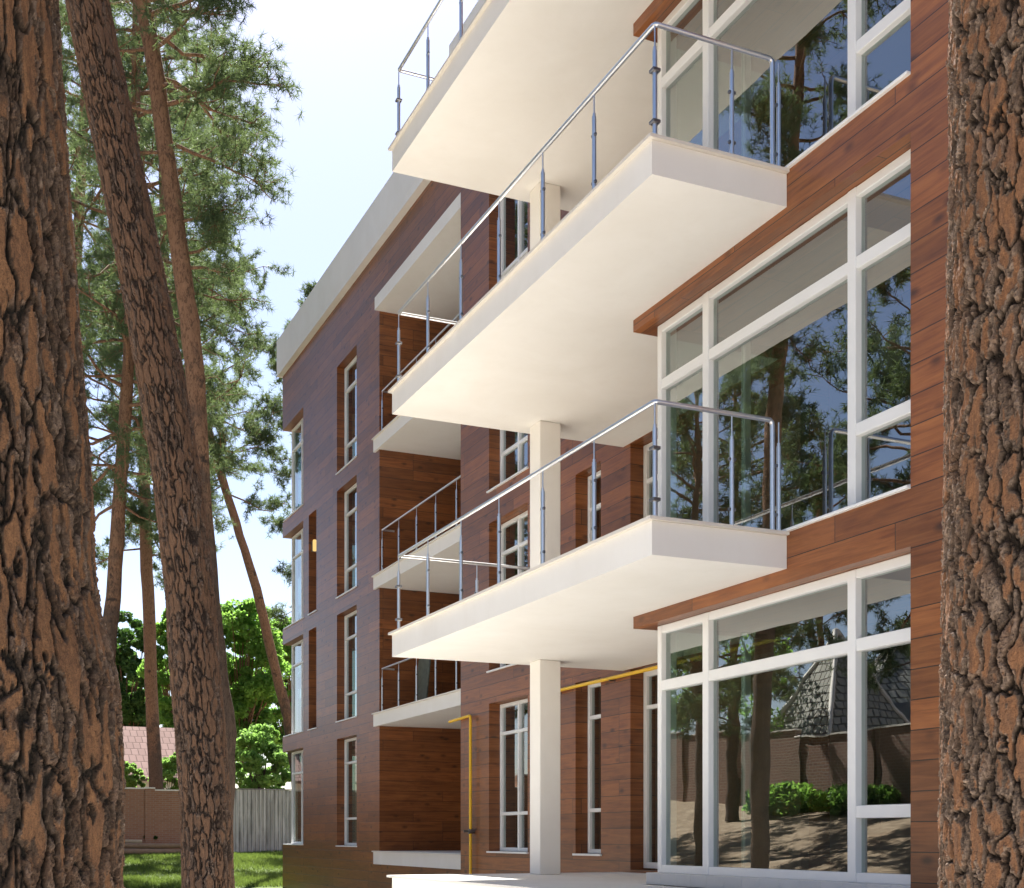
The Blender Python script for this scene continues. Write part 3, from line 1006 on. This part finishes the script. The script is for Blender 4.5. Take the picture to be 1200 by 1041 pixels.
# logs lying by the brick wall
def timber(a, b, r, label, mat=LOGM):
    a = Vector(a); b = Vector(b)
    d = (b - a)
    pts = [a, a + d*0.3 + Vector((0, 0, 0.02)), a + d*0.7, b]
    o = MB().tube(pts, [r*1.05, r, r*0.95, r*0.88], 12).build('timber_log', mat)
    tag(o, label, 'log', 'felled logs by the brick wall')
zl = gz(7.0, 50.6)
timber((4.6, 50.5, zl+0.12), (9.3, 50.9, zl+0.12), 0.13, 'long brown log lying lowest in front of the brick wall')
timber((5.2, 50.9, zl+0.34), (8.9, 50.85, zl+0.36), 0.11, 'shorter log stacked on the long one by the brick wall')
timber((5.0, 51.3, zl+0.55), (7.3, 51.25, zl+0.52), 0.085, 'thin pale pole on top of the log stack by the brick wall',
       mat_simple('pale_timber', (0.48, 0.38, 0.26), 0.8, 0, 0.2, 7, 0.2, 0.4))

# ------------------------------------------------------------------ near pines with modelled bark
def hash2(i, j, s):
    h = (i * 374761393 + j * 668265263 + s * 2147483647) & 0xFFFFFFFF
    h = ((h ^ (h >> 13)) * 1274126177) & 0xFFFFFFFF
    h = (h ^ (h >> 16)) & 0xFFFFFFFF
    return h.astype(np.float64) / 4294967295.0

def vnoise(u, v, nu, s):
    """value noise, periodic in u with nu cells"""
    iu = np.floor(u).astype(np.int64); iv = np.floor(v).astype(np.int64)
    fu = u - iu; fv = v - iv
    fu = fu*fu*(3-2*fu); fv = fv*fv*(3-2*fv)
    a = hash2(iu % nu, iv, s); b = hash2((iu+1) % nu, iv, s)
    c = hash2(iu % nu, iv+1, s); d = hash2((iu+1) % nu, iv+1, s)
    return (a*(1-fu)+b*fu)*(1-fv) + (c*(1-fu)+d*fu)*fv

def voro(u, v, nu, s):
    """F1, F2 and cell random of a jittered lattice, periodic in u"""
    iu = np.floor(u).astype(np.int64); iv = np.floor(v).astype(np.int64)
    f1 = np.full(u.shape, 9.0); f2 = np.full(u.shape, 9.0); cid = np.zeros(u.shape)
    for di in (-1, 0, 1):
        for dj in (-1, 0, 1):
            ci = iu + di; cj = iv + dj
            jx = hash2(ci % nu, cj, s); jy = hash2(ci % nu, cj, s + 17)
            d = np.sqrt((ci + 0.08 + 0.84*jx - u)**2 + (cj + 0.08 + 0.84*jy - v)**2)
            r = hash2(ci % nu, cj, s + 31)
            nearer = d < f1
            f2 = np.where(nearer, f1, np.minimum(f2, d))
            cid = np.where(nearer, r, cid)
            f1 = np.where(nearer, d, f1)
    return f1, f2, cid

def sst(a, b, x):
    t = np.clip((x-a)/(b-a), 0, 1)
    return t*t*(3-2*t)

def bark_trunk(name, path, zs, n_around, plate_w, plate_h, amp, seed, mat, parent, gap=0.10, bare=0.5, smooth=True):
    """path: rows (z, x, y, r); zs: heights of the rings"""
    path = np.array(sorted(path))
    zs = np.asarray(zs)
    def smooth_interp(col):
        y = np.interp(zs, path[:, 0], path[:, col])
        k = max(1, len(zs) // 60)
        yy = np.pad(y, k, mode='reflect', reflect_type='odd')
        ker = np.ones(2*k+1) / (2*k+1)
        return np.convolve(yy, ker, mode='valid')
    cx, cy, rr = smooth_interp(1), smooth_interp(2), smooth_interp(3)
    th = np.linspace(0, 2*np.pi, n_around, endpoint=False)
    TH, ZZ = np.meshgrid(th, zs)
    RR = np.repeat(rr[:, None], n_around, 1)
    circ = 2*np.pi*np.mean(rr)
    nu = max(5, int(round(circ / plate_w)))
    U = TH/(2*np.pi)*nu
    Vv = ZZ/plate_h
    wu = vnoise(U*1.5, Vv*2.6, int(nu*1.5+0.5) if (nu*1.5) % 1 == 0 else nu, seed+3) if False else vnoise(U*2, Vv*3.0, nu*2, seed+3)
    wv = vnoise(U*2, Vv*3.0, nu*2, seed+5)
    w2 = vnoise(U*6, Vv*9.0, nu*6, seed+7)
    U1 = U + 0.75*(wu-0.5) + 0.16*(w2-0.5)
    V1 = Vv + 0.75*(wv-0.5) + 0.20*(w2-0.5)
    w3 = vnoise(U*15, Vv*20.0, nu*15, seed+8)
    U1 = U1 + 0.10*(w3-0.5); V1 = V1 + 0.10*(w3-0.5)
    f1, f2, cid = voro(U1, V1, nu, seed)
    edge = f2 - f1 + 0.12*(w2-0.5) + 0.08*(w3-0.5)
    big = vnoise(U/nu*3, Vv*0.35, 3, seed+11) - 0.5
    crev = 1.0 - sst(0.0, 0.24, edge)
    # smooth ochre plates only where the outer scales have flaked off
    pn = vnoise(U*3, Vv*3.0, nu*3, seed+23)
    plate = sst(gap, gap+0.07, edge + 0.30*(pn-0.5) + 0.45*(cid-bare))
    # loose chips and scales, two sizes
    g1, g2, gid = voro(U1*3.0, V1*4.0 + cid*3.0, nu*3, seed+50)
    k1, k2, kid = voro(U*9 + 0.5*w2, Vv*13.0 + gid*2.0, nu*9, seed+90)
    T = 0.6*vnoise(U*3.0, Vv*3.0, nu*3, seed+21) + 0.4*w2
    q = T*6.0 + cid*3.0
    step = (np.floor(q) + sst(0.78, 1.0, q-np.floor(q)) - cid*3.0)/6.0
    chips = 0.55*gid*sst(0.0, 0.10, g2-g1) + 0.45*kid*sst(0.0, 0.15, k2-k1)
    fine = (vnoise(U*22, Vv*26, nu*22, seed+9) - 0.5)
    h = 1.0*sst(0.0, 0.28, edge) + 0.22*cid + 0.50*step*sst(0.0, 0.2, edge) + (1-0.75*plate)*(0.60*chips + 0.22*fine) + 0.12*plate
    disp = amp*(h - 1.0) + RR*0.07*big
    gedge = 1.0
    rad = RR + disp
    x = cx[:, None] + np.cos(TH)*rad
    y = cy[:, None] + np.sin(TH)*rad
    Vt = np.stack([x, y, ZZ], -1).reshape(-1, 3)
    nz = len(zs)
    idx = np.arange(nz*n_around).reshape(nz, n_around)
    a = idx[:-1]; b = np.roll(idx, -1, 1)[:-1]; c = np.roll(idx, -1, 1)[1:]; d = idx[1:]
    Fq = np.stack([a, b, c, d], -1).reshape(-1, 4)
    me = mesh_np(name, Vt, Fq, smooth)
    tone = np.where(plate > 0.5, 0.25*gid + 0.75*pn, 0.45*kid + 0.55*gid)
    for nm, arr in (('plate', plate), ('tone', tone), ('crev', crev)):
        at = me.attributes.new(nm, 'FLOAT', 'POINT')
        at.data.foreach_set('value', np.clip(arr, 0, 1).astype(np.float32).ravel())
    return link(name, me, mat, parent)

def zlist(segments):
    out = []
    for a, b, st in segments:
        out += list(np.arange(a, b, st))
    out.append(segments[-1][1])
    return out

# needles ---------------------------------------------------------------
def needle_mesh(name, tufts, rng, per, ln, wd):
    """tufts: arrays of centre and direction; each tuft is a brush of thin needles"""
    C = np.array([t[0] for t in tufts]); D = np.array([t[1] for t in tufts])
    D /= np.linalg.norm(D, axis=1, keepdims=True) + 1e-9
    n = len(C)
    C = np.repeat(C, per, 0); D = np.repeat(D, per, 0)
    m = n*per
    rv = rng.normal(size=(m, 3))
    rv /= np.linalg.norm(rv, axis=1, keepdims=True)
    nd = D*rng.uniform(-0.1, 0.9, (m, 1)) + rv*0.9
    nd /= np.linalg.norm(nd, axis=1, keepdims=True)
    side = np.cross(nd, rng.normal(size=(m, 3)))
    side /= np.linalg.norm(side, axis=1, keepdims=True) + 1e-9
    L = ln*rng.uniform(0.7, 1.25, (m, 1))
    base = C + D*rng.uniform(-0.6, 0.6, (m, 1))*ln*1.1
    V = np.stack([base - side*wd*0.5, base + side*wd*0.5, base + nd*L], 1).reshape(-1, 3)
    F = np.arange(m*3).reshape(-1, 3)
    return mesh_np(name, V, F, False)

def limb_tufts(m, tufts, start, az, length, rise, r0, rng, ntw, density, droop=0.25):
    """one pine limb: a bent bough, side twigs and needle tufts along them"""
    p = np.array(start, float)
    d = np.array([math.cos(az), math.sin(az), rise])
    d /= np.linalg.norm(d)
    N = 7
    pts = [p.copy()]
    for i in range(N):
        d = d + rng.normal(size=3)*0.23 + np.array([0, 0, -droop*0.12 if i < 4 else 0.10])
        d /= np.linalg.norm(d)
        p = p + d*length/N
        pts.append(p.copy())
    m.tube(pts, [max(0.006, r0*(1-0.85*i/N)) for i in range(N+1)], 6)
    for k in range(ntw):
        f = rng.uniform(0.35, 1.0)
        i = min(N-1, int(f*N))
        q = pts[i] + (pts[i+1]-pts[i])*(f*N-i)
        base = pts[i+1]-pts[i]
        base = base/np.linalg.norm(base)
        td = base*0.7 + rng.normal(size=3)*0.62 + np.array([0, 0, 0.12])
        td /= np.linalg.norm(td)
        tl = length*rng.uniform(0.16, 0.38)*(1.15-0.5*f)
        tp = [q]
        for s in range(3):
            td = td + rng.normal(size=3)*0.25 + np.array([0, 0, 0.06])
            td /= np.linalg.norm(td)
            tp.append(tp[-1] + td*tl/3)
        m.tube(tp, [r0*0.22+0.003, r0*0.16+0.003, 0.005, 0.004], 4, False)
        nt = max(3, int(density*tl))
        for s in range(nt):
            g = rng.uniform(0.25, 1.05)*3
            j = min(2, int(g))
            c = tp[j] + (tp[j+1]-tp[j])*(g-j) + rng.normal(size=3)*0.09
            tufts.append((c, td + rng.normal(size=3)*0.6))

def path_interp(path, z):
    a = np.array(sorted([(p[2], p[0], p[1], r) for p, r in path]))
    return [float(np.interp(z, a[:, 0], a[:, k])) for k in (1, 2, 3)]

def pine(name, label, path, limbs, seed, group=None, per=26, ln=0.13, wd=0.012, density=13, ntw=9, trunk_mat=None, cat='tree'):
    """path: [(point, radius)] from the root up; limbs: rows (z, azimuth or None, length, rise)"""
    rng = np.random.default_rng(seed)
    base = path[0][0]
    root = empty(name, base, label, cat, group)
    m = MB()
    pts = [Vector(p) for p, r in path]
    # finer, slightly wavering trunk
    fp, fr = [], []
    for i in range(len(pts)-1):
        for k in range(4):
            f = k/4
            fp.append(pts[i].lerp(pts[i+1], f) + Vector(rng.normal(size=3)*path[i][1]*0.06))
            fr.append((path[i][1]*(1-f)+path[i+1][1]*f)*(1+rng.normal()*0.03))
    fp.append(pts[-1]); fr.append(path[-1][1])
    m.tube(fp, fr, 14)
    tufts = []
    for i, (z, az, length, rise) in enumerate(limbs):
        x, y, r = path_interp(path, z)
        if az is None: az = i*2.399 + rng.uniform(-0.5, 0.5)
        limb_tufts(m, tufts, (x, y, z), az, length, rise, min(r*0.5, 0.014+length*0.0095), rng, ntw, density)
    tr_ = m.build('trunk', trunk_mat or PBARK, root)
    if tufts:
        link('crown', needle_mesh('crown', tufts, rng, per, ln, wd), NEEDLE, root)
    return root

def auto_limbs(z0, z1, n, l0, l1, seed, rise=(0.0, 0.6)):
    rng = np.random.default_rng(seed)
    out = []
    for i in range(n):
        f = i/(n-1)
        z = z0 + (z1-z0)*f + rng.uniform(-0.2, 0.2)
        env = math.sin(math.pi*(0.12+0.80*f))**0.7
        out.append((z, None, (l0 + (l1-l0)*env)*rng.uniform(0.75, 1.2), rise[0] + (rise[1]-rise[0])*f + rng.uniform(-0.15, 0.2)))
    return out

def near_trunk(name, label, d, edge, zs, n_around, pw, ph, amp, seed, mat, gap=0.10, bare=0.5, smooth=False):
    """edge: rows (py, centre px, radius m)"""
    path = []
    for py, pxc, r in edge:
        x, y, z = P3(pxc, py, d)
        path.append((z, x, y, r))
    zb = gz(path[0][1], path[0][2])
    path = sorted(path)
    root = empty(name, (path[0][1], path[0][2], zb), label, 'tree')
    bark_trunk('trunk', path, zs, n_around, pw, ph, amp, seed, mat, root, gap, bare, smooth)
    return root, path

def top_crown(root, path, z0, z1, n, l0, l1, seed):
    """boughs and needles high above the frame"""
    rng = np.random.default_rng(seed)
    pp = [((x, y, z), r) for z, x, y, r in path]
    m = MB(); tufts = []
    for i, (z, az, length, rise) in enumerate(auto_limbs(z0, z1, n, l0, l1, seed)):
        x, y, r = path_interp(pp, z)
        limb_tufts(m, tufts, (x, y, z), i*2.399, length, rise, 0.06, rng, 7, 8)
    m.build('boughs', PBARK, root)
    link('crown', needle_mesh('crown', tufts, rng, 22, 0.16, 0.02), NEEDLE, root)

# big trunk at the left edge
edge = [(1300, -14, 0.41), (1180, -10, 0.365), (1041, -8, 0.299), (900, -8, 0.298), (800, -9, 0.292), (690, -12, 0.245), (600, -14, 0.242), (400, -22, 0.232), (200, -30, 0.220), (0, -40, 0.217), (-900, -90, 0.225), (-3500, -220, 0.12)]
rt, pth = near_trunk('pine_tree', 'massive thick barked pine trunk filling the left edge of the picture', 3.2, edge,
                     zlist([(-1.4, 0.25, 0.02), (0.25, 2.75, 0.0036), (2.75, 4.5, 0.03), (4.5, 9.8, 0.1)]), 600, 0.046, 0.22, 0.0155, 11, BARK, 0.34, 0.67)
# big trunk at the right edge
edge = [(1300, 1262, 0.37), (1180, 1252, 0.33), (1041, 1250, 0.293), (900, 1246, 0.291), (800, 1244, 0.290), (690, 1246, 0.284), (500, 1247, 0.280), (350, 1248, 0.278), (0, 1252, 0.272), (-900, 1260, 0.24), (-3500, 1300, 0.13)]
rt2, pth2 = near_trunk('pine_tree', 'thick pine trunk with flaking bark at the right edge of the picture', 3.2, edge,
                       zlist([(-1.4, 0.25, 0.02), (0.25, 2.75, 0.0036), (2.75, 4.5, 0.03), (4.5, 9.8, 0.1)]), 600, 0.043, 0.15, 0.0145, 29, BARK3, 0.32, 0.64)
# leaning brown trunk
edge = [(1260, 246, 0.27), (1130, 245, 0.215), (1041, 243.5, 0.197), (950, 241, 0.194), (850, 234.5, 0.197), (780, 229, 0.193), (700, 223, 0.190), (620, 214, 0.186), (550, 206, 0.184), (450, 190, 0.184), (350, 172, 0.180), (170, 136, 0.172), (0, 102, 0.166), (-400, 20, 0.15), (-900, -90, 0.11)]
rt3, pth3 = near_trunk('pine_tree', 'leaning brown pine trunk standing on the lawn side, second from the left', 10.5, edge,
                       zlist([(-1.5, -0.1, 0.04), (-0.1, 7.6, 0.010), (7.6, 13.5, 0.1)]), 300, 0.050, 0.23, 0.020, 47, BARK2, 0.26, 0.52)
top_crown(rt3, pth3, 9.3, 13.2, 14, 1.2, 2.4, 5)

# ------------------------------------------------------------------ pines of the middle distance
def ppath(d, rows):
    return [(P3(px, py, d), w / 2 / 1500.0 * d) for px, py, w in rows]

# slender pine behind the leaning one
d3 = 16.0
path = ppath(d3, [(256, 1160, 30), (258, 1041, 28), (261, 950, 27), (262, 860, 29), (251, 760, 26), (243, 690, 25), (237, 600, 24), (229, 450, 22), (219, 350, 22), (198, 200, 20), (178, 60, 19), (167, 0, 18), (150, -150, 15), (140, -320, 10), (136, -420, 4)])
zz = lambda py, d: CZ + (980-py)/1500.0*d
# azimuths: towards picture right is -YAW from +X
rgt = -YAW
limbs = [(zz(60, d3), rgt+0.15, 1.6, 0.75), (zz(125, d3), rgt-0.25, 1.75, -0.05), (zz(165, d3), rgt+0.5, 1.5, 0.0), (zz(240, d3), rgt+0.1, 0.9, -0.2),
         (zz(262, d3), rgt-0.4, 0.9, 0.1), (zz(300, d3), rgt+0.3, 0.8, 0.2), (zz(315, d3), rgt+0.2, 0.9, 0.0),
         (zz(130, d3), rgt+math.pi, 1.3, 0.1), (zz(60, d3), rgt+math.pi-0.4, 1.3, 0.2), (zz(250, d3), rgt+math.pi+0.3, 0.9, 0.1), (zz(180, d3), rgt+math.pi+0.3, 1.0, 0.1),
         (zz(90, d3), rgt+0.7, 1.8, 0.2), (zz(20, d3), rgt-0.1, 2.0, 0.15), (zz(100, d3), rgt-0.5, 1.5, 0.25), (zz(40, d3), rgt+0.25, 1.6, -0.1)]
limbs += auto_limbs(zz(-10, d3), zz(-400, d3), 22, 0.8, 1.9, 8)
pine('pine_tree', 'slender pine with orange upper bark and spreading boughs, behind the leaning trunk', path, limbs, 21, ln=0.10, wd=0.009, per=26, density=25, ntw=14)

d4 = 24.0
path = ppath(d4, [(116, 1120, 22), (118, 900, 20), (126, 760, 18), (132, 700, 17), (142, 560, 15), (150, 430, 14), (154, 350, 13), (158, 200, 12), (160, 60, 10), (160, -100, 7), (161, -220, 3)])
limbs = auto_limbs(zz(600, d4), zz(-200, d4), 70, 1.2, 2.7, 31, (-0.1, 0.6))
pine('pine_tree', 'straight reddish pine just right of the massive left trunk', path, limbs, 22, ln=0.13, wd=0.013, per=22, density=15, ntw=12)

d5 = 56.0
path = ppath(d5, [(184, 1010, 17), (183, 915, 16), (177, 800, 15), (173, 691, 14), (170, 600, 14), (168, 480, 12), (166, 300, 10), (165, 150, 8), (164, 0, 4)])
limbs = auto_limbs(zz(650, d5), zz(10, d5), 64, 2.0, 5.0, 33, (-0.1, 0.5))
pine('pine_tree', 'upright pine rising behind the pilaster of the brick wall', path, limbs, 23, ln=0.25, wd=0.03, per=20, density=11, ntw=13)

d6 = 47.0
path = ppath(d6, [(352, 1010, 14), (347, 900, 13), (337, 842, 12), (318, 765, 11.5), (301, 691, 11), (281, 628, 10), (262, 565, 9.5), (240, 490, 8.5), (222, 430, 7), (205, 370, 6), (190, 310, 4)])
limbs = auto_limbs(zz(575, d6), zz(315, d6), 26, 1.6, 3.6, 35, (-0.1, 0.5))
limbs += [(zz(568, d6), rgt+math.pi, 1.6, -0.05)]
pine('pine_tree', 'thin pine leaning to the left across the sky next to the building corner', path, limbs, 24, ln=0.21, wd=0.025, per=22, density=13, ntw=13)

d7 = 33.0
path = ppath(d7, [(242, 1060, 18), (238, 800, 16), (216, 600, 14), (196, 400, 11), (190, 200, 8), (190, 80, 4)])
limbs = auto_limbs(zz(570, d7), zz(60, d7), 64, 1.0, 2.3, 37, (-0.1, 0.5))
pine('pine_tree', 'dark green pine hidden behind the leaning trunk with a crown showing on both sides', path, limbs, 25, ln=0.16, wd=0.016, per=22, density=12, ntw=12)

d8 = 62.0
path = ppath(d8, [(366, 1000, 13), (364, 800, 12), (362, 600, 9), (360, 480, 6), (358, 350, 2)])
limbs = auto_limbs(zz(720, d8), zz(360, d8), 30, 1.4, 2.7, 39, (-0.1, 0.4))
pine('pine_tree', 'pine behind the far corner of the building with tufts showing past its edge', path, limbs, 26, ln=0.26, wd=0.03, per=20, density=12, ntw=12)

d9 = 38.0
path = ppath(d9, [(60, 1050, 18), (70, 800, 16), (80, 500, 14), (95, 200, 11), (104, 0, 8), (108, -120, 4)])
limbs = auto_limbs(zz(520, d9), zz(-110, d9), 40, 1.8, 3.6, 41, (-0.1, 0.5))
pine('pine_tree', 'tall pine mostly hidden by the massive left trunk, its crown showing beside it', path, limbs, 27, ln=0.18, wd=0.019, per=22, density=11, ntw=11)

# pines on the rise to the left, seen mirrored in the bay glass
proto = pine('pine_tree', 'pine on the left rise nearest the house, mirrored in the bay glass',
             [((-9, 26, gz(-9, 26)), 0.20), ((-9.0, 26.1, 5), 0.17), ((-8.6, 26, 9), 0.13), ((-8.9, 26.1, 13), 0.08), ((-8.9, 26, 15.5), 0.03)],
             auto_limbs(5.0, 15.2, 46, 1.2, 3.2, 51, (-0.1, 0.6)), 28, 'pines on the left rise', ln=0.2, wd=0.024, per=18, density=13, ntw=12)
def copy_tree(src, loc, rz, sc, label):
    c = src.copy(); COL.objects.link(c)
    c.location = loc; c.rotation_euler = (0, 0, rz); c.scale = (sc, sc, sc)
    c['label'] = label
    for ch in src.children:
        k = ch.copy(); COL.objects.link(k); k.parent = c
    return c
spots = [(-6.5, 33, 1.2, 1.0, 'pine on the left rise standing in front of the side wall'), (-11, 38, 2.4, 1.12, 'taller pine on the left rise by the side wall'),
         (-5, 44, 3.3, 0.95, 'pine at the back of the left rise near the boundary wall'), (-18, 22, 4.1, 1.05, 'pine beyond the side wall beside the grey roof'),
         (-26, 52, 0.4, 1.2, 'big pine behind the grey roofed house'), (-12.3, 17.5, 5.2, 1.0, 'pine on the left rise closest to the camera'),
         (-31, 34, 2.0, 1.25, 'large pine behind the ridge of the grey roofed house'), (-1.0, 49, 1.7, 1.1, 'pine by the boundary wall behind the left trunks')]
for x, y, rz, sc, lab in spots:
    copy_tree(proto, (x, y, gz(x, y)), rz, sc, lab)

# ------------------------------------------------------------------ broadleaf trees and shrubs
def leaf_crown(name, clumps, rng, per, size, mat, parent):
    C = []
    per = int(per*1.7)
    size = size*0.74
    for (c, r) in clumps:
        v = rng.normal(size=(per, 3))
        v /= np.linalg.norm(v, axis=1, keepdims=True)
        C.append(np.array(c) + v*r*rng.uniform(0.35, 1.05, (per, 1))**0.6*np.array([1, 1, 0.75]))
    C = np.concatenate(C)
    m = len(C)
    nrm = rng.normal(size=(m, 3)) + np.array([0, 0, 0.6])
    nrm /= np.linalg.norm(nrm, axis=1, keepdims=True)
    a = np.cross(nrm, rng.normal(size=(m, 3)))
    a /= np.linalg.norm(a, axis=1, keepdims=True)
    b = np.cross(nrm, a)
    s = size*rng.uniform(0.6, 1.3, (m, 1))
    V = np.stack([C - a*s*0.6, C - b*s*0.36 + a*s*0.05, C + a*s*0.6, C + b*s*0.36 + a*s*0.05], 1).reshape(-1, 3)
    F = np.arange(m*4).reshape(-1, 4)
    return link(name, mesh_np(name, V, F, False), mat, parent)

def broadleaf(name, label, px, d, pytop, pybot, halfw_px, seed, mat, nclump=60, per=150, size=0.28, cat='tree', group=None, trunk=True):
    rng = np.random.default_rng(seed)
    x, y = ray(px, d)
    g = gz(x, y)
    root = empty(name, (x, y, g), label, cat, group)
    zt, zb = zz(pytop, d), max(zz(pybot, d), g+0.1)
    hw = halfw_px/1500.0*d
    cen = np.array([x, y, (zt+zb)/2])
    rad = np.array([hw, hw, (zt-zb)/2])
    clumps = []
    while len(clumps) < nclump:
        v = rng.normal(size=3)
        v /= np.linalg.norm(v)
        v *= rng.uniform(0.25, 1.0)**0.5
        c = cen + v*rad*np.array([0.86, 0.86, 0.9])
        clumps.append((c, min(hw, (zt-zb)/2)*rng.uniform(0.09, 0.24)))
    m = MB()
    ht = zb + (zt-zb)*0.35
    m.tube([(x, y, g-0.2), (x+0.05, y, g+(ht-g)*0.5), (x, y+0.05, ht)], [max(0.05, hw*0.07), max(0.04, hw*0.055), max(0.03, hw*0.035)], 8)
    for c, r in clumps[::3]:
        s = np.array([x, y, g + (ht-g)*rng.uniform(0.6, 1.0)])
        mid = (s+c)/2 + np.array([0, 0, -0.15*hw*0.3])
        m.tube([s, mid, c], [max(0.02, hw*0.025), max(0.012, hw*0.014), 0.008], 5, False)
    m.build('trunk', PBARK, root)
    leaf_crown('crown', clumps, rng, per, size, mat, root)
    return root

broadleaf('maple_tree', 'tall bright green maple behind the metal fence between the leaning pines', 283, 68, 690, 905, 60, 61, LEAF, 190, 130, 0.27)
broadleaf('maple_tree', 'deep green maple behind the house, left of the upright pine', 148, 84, 708, 900, 46, 62, LEAFD, 150, 120, 0.32)
broadleaf('maple_tree', 'rounded green maple between the upright pine and the leaning trunk', 205, 76, 700, 895, 42, 63, LEAF, 160, 120, 0.29)
broadleaf('maple_tree', 'green tree rising behind the corner of the building', 345, 90, 700, 900, 48, 64, LEAF, 140, 110, 0.34)
broadleaf('shrub', 'light green bushy shrub spilling above the metal fence', 305, 56, 845, 968, 44, 65, LEAF2, 130, 100, 0.20, 'shrub')
broadleaf('shrub', 'light green shrub above the brick wall beside the upright pine', 200, 58, 872, 955, 24, 66, LEAF2, 80, 80, 0.19, 'shrub')
broadleaf('shrub', 'small green shrub above the brick wall under the pink roof', 153, 57, 888, 950, 18, 67, LEAF2, 70, 80, 0.18, 'shrub')
broadleaf('shrub', 'low dark weeds growing behind the logs at the foot of the brick wall', 168, 50.9, 974, 992, 26, 68, LEAFD, 26, 70, 0.16, 'shrub')
# dark trees far behind everything that close the gap above the walls
broadleaf('tree', 'dark tree mass closing the view behind the maples', 232, 110, 735, 905, 66, 69, LEAFD, 90, 170, 0.6)
broadleaf('tree', 'dark rounded tree far behind the brick wall at the left', 120, 105, 742, 905, 60, 70, LEAFD, 80, 160, 0.6)
# greenery on the left rise, mirrored in the ground floor glass
for i, (x, y, hw, top, lab, mt, cat) in enumerate([
        (-9.5, 21.0, 2.3, 7.0, 'young bright green tree on the left rise, mirrored in the ground floor glass', LEAF2, 'tree'),
        (-16.5, 47.5, 3.2, 10.0, 'green tree behind the side wall at the end of the grey roof', LEAF, 'tree'),
        (-12.9, 28.5, 1.1, 2.6, 'low green bush at the foot of the side wall', LEAF, 'shrub'),
        (-12.9, 22.3, 0.9, 2.4, 'small leafy bush at the near end of the side wall', LEAF, 'shrub'),
        (-12.7, 33.2, 1.4, 0.6, 'spreading low bush at the middle of the side wall', LEAF, 'shrub'),
        (-12.8, 37.4, 1.5, 0.9, 'dense bush toward the far end of the side wall', LEAF, 'shrub'),
        (-12.6, 25.4, 1.7, 0.6, 'low wide bush near the tall pine on the left rise', LEAF, 'shrub')]):
    rng = np.random.default_rng(80+i)
    g = gz(x, y)
    root = empty('maple_tree' if cat == 'tree' else 'shrub', (x, y, g), lab, cat)
    clumps = []
    zb = g + (1.6 if cat == 'tree' else 0.1)
    for k in range(40):
        v = rng.normal(size=3); v /= np.linalg.norm(v); v *= rng.uniform(0.2, 1)**0.5
        clumps.append((np.array([x, y, (zb+g+top)/2]) + v*np.array([hw, hw, (g+top-zb)/2]), hw*rng.uniform(0.2, 0.35)))
    m = MB()
    m.tube([(x, y, g-0.2), (x+0.1, y, (g+zb)/2+0.5), (x, y, zb+0.8)], [hw*0.06, hw*0.05, hw*0.03], 8)
    m.build('trunk', PBARK, root)
    leaf_crown('crown', clumps, rng, 110, 0.22, mt, root)

# ------------------------------------------------------------------ grass blades on the lawn
rng = np.random.default_rng(5)
n = 90000
gx = rng.uniform(2.0, 14.0, n); gy = rng.uniform(38.5, 51.6, n)
clump = vnoise(gx*0.9 + 50, gy*0.9, 1000, 3)
keep = rng.uniform(size=n) < (0.35 + 0.65*clump)
gx, gy, clump = gx[keep], gy[keep], clump[keep]
gzv = np.array([gz(a, b) for a, b in zip(gx, gy)]) + 0.015
n = len(gx)
an = rng.uniform(0, 2*np.pi, n)
h = rng.uniform(0.05, 0.15, n)*(0.6 + 0.9*clump)
w = 0.012
B = np.stack([gx, gy, gzv], 1)
side = np.stack([np.cos(an), np.sin(an), np.zeros(n)], 1)*w
tip = B + np.stack([rng.normal(size=n)*0.04, rng.normal(size=n)*0.04, h], 1)
V = np.stack([B-side, B+side, tip], 1).reshape(-1, 3)
go = link('grass', mesh_np('grass', V, np.arange(n*3).reshape(-1, 3), False), GRASSM)
tag(go, 'short sunlit green grass growing across the lawn in front of the fence', 'grass', None, 'stuff')
